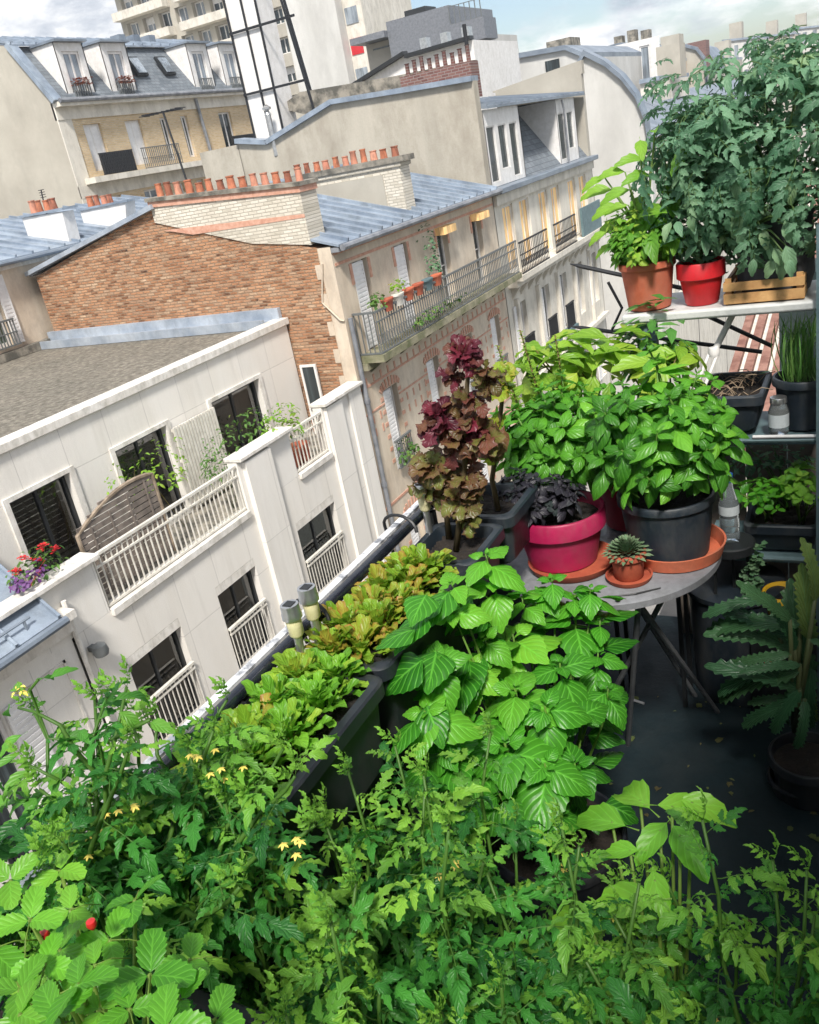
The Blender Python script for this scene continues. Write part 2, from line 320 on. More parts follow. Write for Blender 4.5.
L['far'] = mat_leaf('far_leaf', (.04, .12, .02), (.11, .22, .04), (.2, .25, .05), 3, .1, .5, .25)
L['bolt'] = mat_leaf('lettuce_stalk', (.08, .10, .03), (.15, .16, .05), stem=(.12, .09, .045), rough=.7)
L['dry'] = mat_leaf('dry_leaf', (.06, .05, .02), (.16, .12, .05), (.09, .14, .04), 4, .2, .8, .1)
L['redflower'] = mat_plain('red_petal', (.6, .015, .02), .6)
L['purpleflower'] = mat_plain('purple_petal', (.12, .04, .16), .6)
L['yellowflower'] = mat_plain('yellow_petal', (.75, .6, .12), .6)
L['rust'] = mat_plain('rust_flower', (.4, .12, .06), .7)
L['fruit'] = mat_plain('red_fruit', (.5, .02, .02), .3)

# ------------------------------------------------------------------ foliage
class T:
    def __init__(s, V, F_, UV, B=None):
        s.V = np.array(V, float); s.F = F_; s.UV = np.array(UV, float); s.B = np.zeros(len(s.V)) if B is None else np.array(B, float)
def prof_ovate(s): return math.sin(pi * min(1, s ** .72)) ** .85
def prof_heart(s): return (math.sin(pi * s ** .55)) ** .9 * (1 - .12 * s)
def prof_obov(s): return (.18 + .82 * math.sin(pi * min(1, (s ** 1.5) * .93)) ) * (1 if s < .97 else .55)
def prof_round(s): return math.sqrt(max(0, 1 - (2 * s - 1) ** 2)) ** .9
def prof_lance(s): return math.sin(pi * s ** .8) ** 1.1
def prof_strap(s): return min(1, s * 9 + .25) * min(1, (1.02 - s) * 6)
def blade(prof, Ln=1, Wd=.6, n=8, m=2, droop=.5, fold=.25, ruf=0, teeth=0, rng=R_, pet=0, sway=0, cup=0, lobes=0):
    V = []; UV = []; B = []; y = 0.; z = 0.; x0 = 0; step = Ln / n; ph = rng.random() * 6
    rows = []
    if pet:
        V += [(-.012 * Ln, -pet, 0), (.012 * Ln, -pet, 0)]; UV += [(.5, 0), (.5, 0)]; B += [1, 1]
    for i in range(n + 1):
        s = i / n; a = -droop * (s - .15)
        if i: y += step * math.cos(a); z += step * math.sin(a); x0 += sway * step * math.sin(2.2 * s + ph)
        w = max(prof(s), .02) * Wd / 2
        if lobes: w *= 1 - lobes * (.5 + .5 * math.cos(2 * pi * s * 3.2 + .6))
        row = []
        for j in range(-m, m + 1):
            u = j / m; ww = w; dy = 0
            if abs(j) == m and teeth and 0 < i < n:
                ww = w * (1 + (teeth if i % 2 else -teeth)); dy = step * .45 * (1 if i % 2 else 0)
            zz = z + fold * abs(u) * w + ruf * math.sin(s * 15 + ph + (1.5 if j > 0 else 0)) * abs(u) ** 1.5 * Ln - cup * u * u * w
            row.append(len(V)); V.append((x0 + u * ww, y + dy, zz)); UV.append((.5 + u / 2, s)); B.append(0)
        rows.append(row)
    Fs = []
    if pet: Fs.append((0, 1, rows[0][m + 1], rows[0][m - 1]))
    for a, b in zip(rows[:-1], rows[1:]):
        for j in range(len(a) - 1): Fs.append((a[j], a[j + 1], b[j + 1], b[j]))
    return T(V, Fs, UV, B)
def rotmat(fwd, up):
    f = nrm(np.array(fwd, float)); u = np.array(up, float); x = np.cross(f, u)
    if np.linalg.norm(x) < 1e-4: x = np.cross(f, np.array([.3, .9, .2]))
    x = nrm(x); u = np.cross(x, f); return np.array([x, f, u]).T
def combine(items):
    V = []; Fs = []; UV = []; B = []; b = 0
    for t, Rm, p, s in items:
        V.append((t.V * s) @ Rm.T + np.array(p)); Fs += [tuple(b + i for i in f) for f in t.F]; UV.append(t.UV); B.append(t.B); b += len(t.V)
    return T(np.vstack(V), Fs, np.vstack(UV), np.concatenate(B))
def stalk(pts, r, n=4):
    m = M().tube(pts, r, n); return T(m.v, m.f, [(.5, .5)] * len(m.v), [1] * len(m.v))
class Buf:
    def __init__(s): s.V = []; s.LI = []; s.LT = []; s.UV = []; s.C = []; s.n = 0
    def put(s, t, Rm, p, sc=1, tint=(.5, 0)):
        s.V.append((t.V * sc) @ Rm.T + np.array(p))
        if not hasattr(t, 'fl'):
            t.fl = np.concatenate([np.array(f) for f in t.F]); t.ft = np.array([len(f) for f in t.F])
        s.LI.append(t.fl + s.n); s.LT.append(t.ft); s.UV.append(t.UV)
        c = np.ones((len(t.V), 4)); c[:, 0] = tint[0]; c[:, 1] = tint[1]; c[:, 2] = t.B; s.C.append(c); s.n += len(t.V)
    def mesh(s, name, mat):
        V = np.vstack(s.V); li = np.concatenate(s.LI).astype(np.int32); lt = np.concatenate(s.LT).astype(np.int32); uv = np.vstack(s.UV); c = np.vstack(s.C)
        me = bpy.data.meshes.new(name); me.vertices.add(len(V)); me.vertices.foreach_set('co', V.astype(np.float32).ravel())
        me.loops.add(len(li)); me.loops.foreach_set('vertex_index', li); me.polygons.add(len(lt))
        ls = np.concatenate([[0], np.cumsum(lt)[:-1]]).astype(np.int32); me.polygons.foreach_set('loop_start', ls); me.polygons.foreach_set('loop_total', lt)
        me.update(calc_edges=True)
        ul = me.uv_layers.new(name='UVMap'); ul.data.foreach_set('uv', uv[li].astype(np.float32).ravel())
        ca = me.color_attributes.new('tint', 'FLOAT_COLOR', 'POINT'); ca.data.foreach_set('color', c.astype(np.float32).ravel())
        me.materials.append(mat); me.shade_smooth(); me.validate(); return me
    def build(s, name, mat, parent): return link_mesh(name, s.mesh(name, mat), parent)
I3 = np.eye(3)
def rv(a, b, r=R_): return r.uniform(a, b)
def sph(az, el): return np.array([math.cos(az) * math.cos(el), math.sin(az) * math.cos(el), math.sin(el)])
# leaf templates
def tomato_leaf_t(seed):
    r = random.Random(seed); it = []; n = 3; L_ = 1.0
    pts = [(0, 0, 0)]; 
    for i in range(1, 7): s = i / 6; pts.append((.05 * math.sin(s * 3 + seed), s * .78, .06 * math.sin(s * 2) - .28 * s * s))
    it.append((stalk(pts, [.014, .012, .011, .01, .009, .008, .006]), I3, (0, 0, 0), 1))
    def leaflet(sz, p, az, tilt):
        b = blade(prof_ovate, 1, rv(.40, .58, r), 8, 1, rv(.5, 1.7, r), rv(.1, .7, r), .04, rv(.16, .3, r), r, .15, lobes=rv(.15, .4, r), sway=rv(-.3, .3, r))
        f = np.array([math.sin(az), math.cos(az), tilt]); it.append((b, rotmat(f, (rv(-.25, .25, r), rv(-.25, .25, r), 1)), p, sz))
    for s, sz in ((2, .3), (3, .13), (4, .38), (5, .12), (6, .34)):
        p = pts[min(s, 6)]
        if s == 6: continue
        for sd in (-1, 1): leaflet(sz * rv(.8, 1.15, r), p, sd * rv(.95, 1.35, r), rv(-.5, .05, r))
    leaflet(.46, pts[6], rv(-.2, .2, r), -.4)
    for sd in (-1, 1): leaflet(.34, pts[5], sd * rv(.5, .8, r), rv(-.5, 0, r))
    return combine(it)
TOM = [tomato_leaf_t(i) for i in range(7)]
HEART = [blade(prof_heart, 1, rv(.74, .9), 12, 3, rv(.5, 1.1), rv(.05, .25), .008, .03, R_, .06, cup=.3) for _ in range(6)]
OVATE = [blade(prof_ovate, 1, rv(.46, .62), 7, 2, rv(.6, 1.6), rv(0, .3), .01, 0, R_, .12, cup=rv(.3, .6), sway=.15) for _ in range(5)]
POINT = [blade(prof_ovate, 1, rv(.4, .5), 8, 2, rv(.5, 1.1), .3, .01, .03, R_, .2) for _ in range(4)]
LETT = [blade(prof_obov, 1, rv(.36, .56), 8, 2, rv(.1, 1.1), rv(.1, .4), rv(.04, .08), .1, R_, 0, sway=.2) for _ in range(6)]
RUFF = [blade(prof_obov, 1, rv(.7, .9), 12, 3, rv(.2, 1.3), rv(0, .3), rv(.06, .1), .16, R_, 0, sway=.3, lobes=.18) for _ in range(6)]
ROUNDT = [blade(prof_round, 1, rv(.66, .8), 14, 2, rv(.3, .9), .25, .012, .085, R_, .04) for _ in range(4)]
SMALL = [blade(prof_round, 1, rv(.7, .9), 4, 1, rv(.3, .9), .3, 0, .1, R_, .2) for _ in range(4)]
BIT = [blade(prof_lance, 1, rv(.35, .6), 3, 1, rv(.2, .9), .3, 0, 0, R_, 0) for _ in range(4)]
GRASSB = [blade(prof_strap, 1, rv(.016, .022), 6, 1, rv(.3, 1.7), .6, 0, 0, R_, 0, sway=.15) for _ in range(6)]
def fishbone(seed):
    r = random.Random(seed); return blade(prof_strap, 1, .17, 22, 2, rv(.5, 1.3, r), rv(.1, .35, r), .006, .2, r, .03, sway=rv(-.25, .25, r))
FISH = [fishbone(i) for i in range(5)]
def trifoliate(seed):
    r = random.Random(seed); it = [(stalk([(0, -1.0, -.5), (0, -.5, -.12), (0, 0, 0)], .02), I3, (0, 0, 0), 1)]
    for az in (-1.9, 0, 1.9):
        it.append((ROUNDT[r.randrange(4)], rotmat((math.sin(az), math.cos(az), rv(-.1, .4, r)), (rv(-.3, .3, r), rv(-.3, .3, r), 1)), (math.sin(az) * .06, math.cos(az) * .06, 0), rv(.8, 1.05, r)))
    return combine(it)
TRI = [trifoliate(i) for i in range(4)]
def basil_shoot(seed, tp, top=.3):
    r = random.Random(seed); it = [(stalk([(0, 0, -1.1), (rv(-.1, .1, r), 0, -.4), (0, 0, .1)], .035), I3, (0, 0, 0), 1)]
    for k, (z, sz, el) in enumerate(((-.55, 1.0, -.15), (-.2, .95, .1), (.02, .6, .45), (.1, .3, .9))):
        a0 = k * pi / 2 + rv(-.3, .3, r)
        for sd in (0, pi):
            f = sph(a0 + sd, el + rv(-.25, .25, r)); it.append((tp[r.randrange(len(tp))], rotmat(f, (rv(-.2, .2, r), rv(-.2, .2, r), 1)), (0, 0, z), sz * rv(.8, 1.1, r)))
    return combine(it)
BAS = [basil_shoot(i, OVATE) for i in range(6)]
BIGSH = [basil_shoot(i + 40, HEART) for i in range(4)]

def stem_mesh(paths, rad, name, mat, parent):
    b = Buf()
    for pts, r in zip(paths, rad): b.put(stalk(pts, r, 6), I3, (0, 0, 0), 1, (.5, 0))
    return b.build(name, mat, parent)
def bush(name, label, cat, base, cen, rad, shoots, size, mat, templates, seed, stems=6, group=None, hemi=-.35, tints=(.1, 1), alt=.15, inner=.55, updir=.5):
    """a leafy plant: shoots spread over and inside an uneven ellipsoid, stems from the soil"""
    r = random.Random(seed); t = thing(name, label, cat, base, group); base = np.array(base); cen = np.array(cen) - base
    b = Buf(); sp = []; n = 0
    lump = [(sph(rv(0, 6.28, r), rv(-.2, 1.4, r)), rv(.1, .5, r)) for _ in range(8)]
    while n < shoots:
        d = nrm(np.array([r.gauss(0, 1), r.gauss(0, 1), r.gauss(0, 1)]))
        if d[2] < hemi: continue
        k = 1 + sum(w * max(0, d.dot(q) - .6) * 2 for q, w in lump) - .08; q = rv(inner, 1, r) ** .6 if r.random() < .85 else rv(.3, .8, r)
        p = cen + d * np.array(rad) * k * q
        up = nrm(d * (1 - updir) + np.array([0, 0, updir]) + np.array([r.gauss(0, .18), r.gauss(0, .18), 0])); f = np.cross(up, sph(rv(0, 6.28, r), 0))
        b.put(templates[r.randrange(len(templates))], rotmat(f, up), p, size * rv(.7, 1.2, r), (rv(*tints, r), r.random() if r.random() < alt else 0)); n += 1
        if r.random() < stems / shoots: sp.append(p)
    if stems:
        stem_mesh([[(rv(-.01, .01, r), rv(-.01, .01, r), -.005), tuple(p * .5 + np.array([0, 0, .02])), tuple(p)] for p in sp], [[.004, .003, .002]] * len(sp), 'stem', mat, t) if sp else None
    b.build('foliage', mat, t); return t
def tomato(label, base, height, spread, nst, leaf, mat, seed, lean=(0, 0), flowers=3, fruit=0, group=None, dens=.055, top=1.0, name='tomato_plant', templ=None):
    r = random.Random(seed); t = thing(name, label, 'tomato plant', base, group); b = Buf(); fb = Buf(); paths = []; rad = []; templ = templ or TOM
    for s in range(nst):
        a = s * 6.28 / nst + rv(-.6, .6, r); h = height * rv(.72, 1.0, r); n = 8; pts = []
        for i in range(n + 1):
            q = i / n; pts.append(np.array([math.cos(a) * spread * q ** 1.2 + lean[0] * q + rv(-.012, .012, r), math.sin(a) * spread * q ** 1.2 + lean[1] * q + rv(-.012, .012, r), h * q]))
        paths.append(pts); rad.append([.0055 - .0035 * i / n for i in range(n + 1)])
        k = max(4, int(h / dens)); az = rv(0, 6.28, r)
        for j in range(k):
            q = .12 + .88 * (j + rv(0, .5, r)) / k; q = min(q, 1); i = min(int(q * n), n - 1); p = pts[i] * (1 - (q * n - i)) + pts[i + 1] * (q * n - i)
            az += 2.4 + rv(-.3, .3, r); el = rv(-.1, .5, r) + (.4 if q > .85 else 0); sz = leaf * (.55 if q > .93 else 1) * rv(.75, 1.15, r)
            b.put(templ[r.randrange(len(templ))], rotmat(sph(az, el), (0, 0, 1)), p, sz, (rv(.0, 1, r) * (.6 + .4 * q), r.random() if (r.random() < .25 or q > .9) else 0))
        b.put(templ[0], rotmat(sph(az, 1.2), (1, 0, 0)), pts[-1], leaf * .45, (1, .8)); b.put(templ[1], rotmat(sph(az + 3, .9), (1, 0, .3)), pts[-1], leaf * .4, (1, .8))
    stem_mesh(paths, rad, 'stem', mat, t); b.build('foliage', mat, t)
    for k in range(flowers):
        pts = paths[k % nst]; p = pts[R_.choice((5, 6, 7, 8))] + np.array([rv(-.04, .04, r), rv(-.04, .04, r), rv(0, .03, r)]); fm = Buf()
        for c in range(4):
            o = p + np.array([rv(-.02, .02, r), rv(-.02, .02, r), rv(-.012, .012, r)])
            for q in range(5): fm.put(BIT[q % 4], rotmat(sph(q * 1.256, -.3), (0, 0, 1)), o, .0075, (.5, 0))
        fm.build('flower', L['yellowflower'], t)
    for k in range(fruit):
        p = paths[k % nst][3] + np.array([rv(-.05, .05, r), rv(-.05, .05, r), 0]); m = M().lathe(0, 0, [(.001, -.012), (.009, -.009), (.013, 0), (.009, .01), (.001, .012)], 12); m.v = [tuple(np.array(v) + p) for v in m.v]
        m.build('fruit', L['fruit'], t, smooth=True, local=True)
    return t
#PART2
# ------------------------------------------------------------------ building kit
def facade(m, ax, c, sg, a0, a1, z0, z1, holes, depth=.22):
    """wall on the plane ax=c facing sg, with real openings and their reveals"""
    A = sorted({a0, a1} | {h[0] for h in holes} | {h[1] for h in holes}); Z = sorted({z0, z1} | {h[2] for h in holes} | {h[3] for h in holes})
    A = [a for a in A if a0 <= a <= a1]; Z = [z for z in Z if z0 <= z <= z1]
    pt = (lambda a, z, d=0: (c - sg * d, a, z)) if ax == 'X' else (lambda a, z, d=0: (a, c - sg * d, z))
    fl = (ax == 'X') == (sg > 0)
    def q(*p): m.quad(*(p if fl else p[::-1]))
    for i in range(len(A) - 1):
        for j in range(len(Z) - 1):
            ca = (A[i] + A[i + 1]) / 2; cz = (Z[j] + Z[j + 1]) / 2
            if any(h[0] < ca < h[1] and h[2] < cz < h[3] for h in holes): continue
            q(pt(A[i], Z[j]), pt(A[i + 1], Z[j]), pt(A[i + 1], Z[j + 1]), pt(A[i], Z[j + 1]))
    for b0, b1, y0, y1 in [h[:4] for h in holes]:
        for (p, r) in (((b0, y0), (b1, y0)), ((b1, y0), (b1, y1)), ((b1, y1), (b0, y1)), ((b0, y1), (b0, y0))):
            q(pt(*p, depth), pt(*r, depth), pt(*r), pt(*p))
def slab(m, ax, c, sg, a0, a1, z0, z1, t0, t1):
    """box hugging plane ax=c between depths t0..t1 (positive = outward)"""
    if ax == 'X': m.box(c + sg * t0, c + sg * t1, a0, a1, z0, z1)
    else: m.box(a0, a1, c + sg * t0, c + sg * t1, z0, z1)
    return m
def window(par, ax, c, sg, a0, a1, z0, z1, dep=.2, frame='white_paint', glass='glass', fw=.06, mull=1, trans=0, name='window', sill=None, blind=0):
    m = M(); e = .004
    a0 += e; a1 -= e; z0 += e; z1 -= e
    for b in ((a0, a0 + fw, z0, z1), (a1 - fw, a1, z0, z1), (a0 + fw, a1 - fw, z0, z0 + fw), (a0 + fw, a1 - fw, z1 - fw, z1)): slab(m, ax, c, sg, *b, -dep, -dep + .06)
    for k in range(mull):
        x = a0 + (a1 - a0) * (k + 1) / (mull + 1); slab(m, ax, c, sg, x - fw * .45, x + fw * .45, z0 + fw, z1 - fw, -dep, -dep + .05)
    for k in range(trans):
        z = z0 + (z1 - z0) * (k + 1) / (trans + 1); slab(m, ax, c, sg, a0 + fw, a1 - fw, z - .015, z + .015, -dep, -dep + .04)
    w = m.build(name, MT[frame], par)
    slab(M(), ax, c, sg, a0 + fw * .5, a1 - fw * .5, z0 + fw * .5, z1 - fw * .5, -dep + .012, -dep + .022).build('pane', MT[glass], w)
    if blind: slab(M(), ax, c, sg, a0 + fw, a1 - fw, z1 - fw - (z1 - z0) * blind, z1 - fw, -dep + .026, -dep + .04).build('blind', MT['shutter'], w)
    if sill: slab(M(), ax, c, sg, a0 - .05, a1 + .05, z0 - .07, z0 - .006, -.12, .05).build('sill', MT[sill], w)
    return w
def curtain(par, c, a0, a1, z0, z1, spans, mat='curtain', dep=.27):
    """folded curtains and a dark sheet for the unlit room behind the panes of a window on the plane X=c facing +X"""
    M().box(c - .39, c - .385, a0, a1, z0, z1).build('room_shade_sheet', MT['room'], par)  # added dark sheet in place of the unlit depth of the room
    for s0, s1 in spans:
        y0 = a0 + (a1 - a0) * s0; y1 = a0 + (a1 - a0) * s1; n = max(6, int((y1 - y0) / .035)); m = M(); vs = []
        for k in range(n + 1): y = y0 + (y1 - y0) * k / n; x = c - dep - .03 * (k % 2) - .012 * math.sin(k * 2.1); vs += [(x, y, z0 + .02), (x, y, z1 - .02)]
        m.add(vs, [(2 * k, 2 * k + 2, 2 * k + 3, 2 * k + 1) for k in range(n)]); m.build('curtain', MT[mat], par)
def shutterpanel(par, ax, c, sg, a0, a1, z0, z1, mat='shutter', d0=.01, d1=.05):
    m = M(); slab(m, ax, c, sg, a0, a1, z0, z1, d0, d1 - .012)
    n = int((z1 - z0) / .09)
    for k in range(n): z = z0 + (z1 - z0) * (k + .5) / n; slab(m, ax, c, sg, a0 + .04, a1 - .04, z - .03, z + .025, d1 - .012, d1)
    slab(m, ax, c, sg, a0, a0 + .04, z0, z1, d1 - .012, d1 + .004); slab(m, ax, c, sg, a1 - .04, a1, z0, z1, d1 - .012, d1 + .004)
    return m.build('shutter', MT[mat], par)
def railing(par, ax, c, a0, a1, z0, z1, mat, step=.11, r=.018, name='railing', mid=None, scroll=False, posts=True):
    m = M(); g_ = lambda a, b, y0, y1, w: (m.box(c - w, c + w, a, b, y0, y1) if ax == 'X' else m.box(a, b, c - w, c + w, y0, y1))
    g_(a0, a1, z1 - .045, z1, .03); g_(a0, a1, z0, z0 + .035, .02)
    if mid is not None: g_(a0, a1, mid, mid + .03, .018)
    n = max(1, int((a1 - a0) / step))
    for k in range(n + 1):
        a = a0 + r + (a1 - a0 - 2 * r) * k / n; g_(a - r / 2, a + r / 2, z0 + .035, z1 - .045, r / 2)
    if scroll:
        for k in range(n):
            a = a0 + (a1 - a0) * (k + .5) / n; ring = []
            for q in range(9): t = 2 * pi * q / 8; ring.append((c, a + .04 * math.cos(t), z0 + .3 + .11 * math.sin(t)) if ax == 'X' else (a + .04 * math.cos(t), c, z0 + .3 + .11 * math.sin(t)))
            m.tube(ring, .009, 4)
    return m.build(name, MT[mat], par)
def seams(m, e0, e1, r0, r1, n, h=.03, w=.03):
    """standing seams from eave line e0-e1 up to ridge line r0-r1"""
    e0, e1, r0, r1 = [np.array(p, float) for p in (e0, e1, r0, r1)]; nn = nrm(np.cross(e1 - e0, r0 - e0)); nn = nn if nn[2] > 0 else -nn
    for k in range(n + 1):
        t = k / n; a = e0 + (e1 - e0) * t + nn * h / 2; b = r0 + (r1 - r0) * t + nn * h / 2
        if np.linalg.norm(b - a) > .05: m.bar(a, b, w, h, nn)
def pots(par, pts, r=.085, h=.34, mat='terracotta_pot', rng=R_):
    for p in pts:
        hh = h * rng.uniform(.75, 1.1); r_, dx = r * rng.uniform(.85, 1.05), rng.uniform(-.03, .03); mat_ = rng.choice((mat, mat, 'terracotta_pot2', 'terracotta_pot3')) if mat == 'terracotta_pot' else mat; p = (p[0] + dx, p[1], p[2]); M().lathe(p[0], p[1], [(r_ * 1.05, p[2]), (r_ * 1.0, p[2] + hh * .12), (r_ * .86, p[2] + hh * .85), (r_ * 1.0, p[2] + hh * .9), (r_ * 1.0, p[2] + hh), (r_ * .7, p[2] + hh), (r_ * .66, p[2] + hh * .6)], 12).build('chimney_pot', MT[mat_], par, smooth=True)

# ------------------------------------------------------------------ street and ground
tag(M().quad((-400, -200, -21.5), (400, -200, -21.5), (400, 600, -21.5), (-400, 600, -21.5)).build('ground', MT['city']), kind='structure')
tag(M().box(-8.4, -3.2, -60, 300, -21.4, -21.2).build('road', MT['asphalt']), kind='structure')
tag(M().box(-9.98, -8.4, -60, 300, -21.4, -21.08).build('pavement', MT['pavement']), kind='structure')
tag(M().box(-3.2, -1.25, -60, 300, -21.4, -21.08).build('pavement', MT['pavement']), kind='structure')

# ------------------------------------------------------------------ white terrace building across the street
FX = -10.0; UX = -11.48; PY = 15.8
b = thing('apartment_building', 'modern white stone panelled apartment building with roof terrace and flat gravel roof', 'building', (-13, 11, -21.2))
low = []; Z0, Z1 = -8.08, -6.33
for k in range(0, 4):
    dz = -3.0 * k
    low += [(7.72, 8.94, Z0 + dz, Z1 + dz), (9.93, 11.06, Z0 + dz, Z1 + dz), (12.5, 13.93, Z0 + dz, Z1 + dz)]
m = M(); facade(m, 'X', FX, 1, 7.02, PY - .02, -21.2, -5.5, low, .24); m.box(FX - 12, FX - .4, 7.1, PY - .02, -21.2, -5.7)
m.build('wall', MT['white_wall'], b)
for i, h in enumerate(low[:9]):
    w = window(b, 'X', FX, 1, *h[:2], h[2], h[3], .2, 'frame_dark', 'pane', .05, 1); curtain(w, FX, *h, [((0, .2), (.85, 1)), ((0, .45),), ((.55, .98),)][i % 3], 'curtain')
    railing(b, 'X', FX + .03, h[0] + .01, h[1] - .01, h[2] + .02, h[2] + .92, 'rail_white', .10, .014, 'window_railing', mid=h[2] + .78)
    slab(M(), 'X', FX, 1, h[0] + .006, h[1] - .006, h[3] - .16, h[3] - .006, -.12, .0).build('blind_box', MT['coping'], b)
# parapet of the terrace: solid parts, pillars, coping, terrace floor
m = M()
for y0, y1, x1, zt in ((4.6, 7.74, 0, -4.62), (11.3, 12.95, 0, -4.55), (14.22, PY - .03, 0, -4.52)): m.box(FX - .22, FX + x1, y0, y1, -5.498, zt)
m.box(FX - .3, FX + .10, 11.42, 12.2, -21.2, -4.6); m.box(FX - .3, FX + .08, 14.28, 14.9, -21.2, -4.56); m.box(FX - .2, FX + .05, 15.25, PY - .03, -21.2, -4.55)
m.build('parapet', MT['white_low'], b)
for y0, y1, z in ((4.6, 7.8, -4.616), (11.28, 12.98, -4.546), (14.2, PY - .01, -4.516)): M().box(FX - .27, FX + .13, y0, y1, z, z + .07).build('coping', MT['coping'], b, bevel=.01)
for y0, y1 in ((7.76, 11.28), (12.98, 14.2)): M().box(FX - .25, FX + .06, y0, y1, -5.59, -5.47).build('ledge', MT['coping'], b, bevel=.01)
railing(b, 'X', FX - .05, 7.78, 11.28, -5.45, -4.6, 'rail_white', .115, .020, 'balustrade', mid=-4.82)
railing(b, 'X', FX - .05, 12.98, 14.2, -5.45, -4.6, 'rail_white', .115, .020, 'balustrade', mid=-4.82)
M().box(UX, FX - .24, 4.6, PY - .02, -5.7, -5.6).build('terrace_floor', MT['stone_dark'], b)
up = [(7.82, 9.02, -5.5, -3.80), (10.05, 11.36, -5.5, -3.84), (12.7, 14.3, -5.5, -3.86), (5.0, 6.4, -5.5, -3.8)]
m = M(); facade(m, 'X', UX, 1, 4.0, PY - .06, -5.6, -3.08, up, .2); m.box(-19, UX - .5, 4.0, PY - .03, -5.7, -3.2); m.build('upper_wall', MT['white_wall'], b)
for i, h in enumerate(up): w = window(b, 'X', UX, 1, *h, .17, 'frame_dark', 'pane', .06, 1); curtain(w, UX, *h, [((0, .12), (.5, .95)), ((0, .18),), ((.0, .15), (.8, 1)), ()][i], 'curtain_green' if i == 0 else 'curtain', .25)
for h in up:
    m = M(); slab(m, 'X', UX, 1, h[0] - .1, h[0] - .004, h[2], h[3] + .08, 0, .035); slab(m, 'X', UX, 1, h[1] + .004, h[1] + .12, h[2], h[3] + .08, 0, .035); slab(m, 'X', UX, 1, h[0] - .004, h[1] + .004, h[3] + .004, h[3] + .08, 0, .035)
    m.build('window_surround', MT['coping'], b)
M().box(-19, UX - .28, 4.0, PY - .02, -3.2, -3.06).build('gravel_roof', MT['gravel'], b)
M().box(UX - .3, UX + .06, 4.0, PY - .01, -3.075, -2.93).build('roof_edge', MT['coping'], b, bevel=.012)
# zinc flashing gutter at the foot of the brick gable
m = M(); m.box(-18.9, UX - .1, PY - .12, PY - .01, -3.05, -2.70); m.box(-18.9, UX - .3, PY - .42, PY - .12, -3.05, -2.93); m.box(-18.9, UX - .3, PY - .48, PY - .42, -3.05, -2.86)
m.build('flashing', MT['zinc_pale'], b)
M().box(-19.2, -18.85, 4, PY - .05, -3.05, -2.85).build('curb', MT['stone_dark'], b)
m = M(); q = P('X', FX + .1, 95, 648); m.box(FX, FX + .12, q[1] - .05, q[1] + .05, q[2] - .05, q[2] + .03); m.lathe(FX + .2, q[1], [(.03, q[2] + .1), (.1, q[2] + .06), (.12, q[2] - .04), (.1, q[2] - .1)], 16); m.build('wall_lamp', MT['grey_iron'], b, smooth=True)
m = M(); m.tube([(FX + .06, 7.02, -4.9), (FX + .06, 7.02, -12)], .04, 8); m.build('drainpipe', MT['coping'], b, smooth=True)

# things on the terrace
t = thing('arched_trellis', 'arched brown wooden trellis panel behind the white terrace balustrade', 'trellis', (-10.45, 8.9, -5.6))
TX = -10.4; arc = [(TX, 7.95, -5.5)] + [(TX, 7.95 + 1.75 * k / 14, -4.55 + .52 * math.sin(pi * (.12 + .88 * k / 14) * .62 + .12) ) for k in range(15)] + [(TX, 9.7, -5.5)]
M().tube(arc, .035, 6).build('frame', MT['wood_old'], t)
m = M()
for k in range(15):
    z = -5.45 + k * .1; y1 = 9.68; y0 = 7.97 if z < -4.35 else 7.97 + (z + 4.35) * 2.6
    ztop = -4.55 + .52
    if z < -4.05 and y0 < y1 - .1: m.box(TX - .012, TX + .012, y0, y1, z, z + .078)
for k in range(4): y = 8.2 + k * .42; m.box(TX + .014, TX + .03, y, y + .03, -5.45, -4.35 + .08 * k)
m.build('slats', MT['wood_grey'], t)
t = thing('slatted_screen', 'tall pale slatted wooden screen between two terrace windows', 'screen', (-11.3, 12, -5.6))
m = M()
for k in range(15): y = 11.42 + k * .082; m.box(UX + .10, UX + .14, y, y + .055, -5.5, -3.92 - .0 * k)
for z in (-5.3, -4.6, -4.0): m.box(UX + .06, UX + .098, 11.42, 12.63, z, z + .05)
m.build('slats', MT['rail_white'], t)
t = thing('leaning_frame', 'white empty window frame standing against the brown brick gable', 'frame', (-11.0, 15.7, -5.6))
c1 = P('Y', 15.7, 300, 365); c2 = P('Y', 15.7, 316, 366); x0, x1 = c1[0], c2[0]; zt = c1[2]; m = M()
for q in ((x0, x0 + .05, -5.6, zt), (x1 - .05, x1, -5.6, zt), (x0 + .05, x1 - .05, zt - .05, zt), (x0 + .05, x1 - .05, -5.6, -5.54)): m.box(q[0], q[1], 15.66, 15.71, q[2], q[3])
m.build('frame_bars', MT['white_paint'], t)
M().box(x0 + .04, x1 - .04, 15.68, 15.69, -5.55, zt - .04).build('pane', MT['glass'], t)
bush('terrace_shrub', 'loose light green shrub in front of the middle terrace window', 'shrub', (-10.9, 10.6, -5.6), (-10.9, 10.45, -4.5), (.35, .5, .45), 130, .11, L['lime'], POINT, 11)
bush('terrace_shrub', 'small sprig of pale leaves left of the arched trellis', 'shrub', (-10.9, 9.1, -5.6), (-10.9, 9.45, -4.25), (.2, .35, .3), 40, .09, L['lime'], POINT, 12)
bush('terrace_shrub', 'feathery dark green shrub in front of the slatted screen', 'shrub', (-10.6, 11.6, -5.6), (-10.6, 11.55, -4.75), (.35, .42, .5), 260, .09, L['far'], BIT, 13)
bush('terrace_shrub', 'leafy green shrub reflected in the right terrace window', 'shrub', (-11.0, 13.1, -5.6), (-11.1, 13.2, -4.7), (.25, .45, .5), 120, .11, L['far'], POINT, 14)
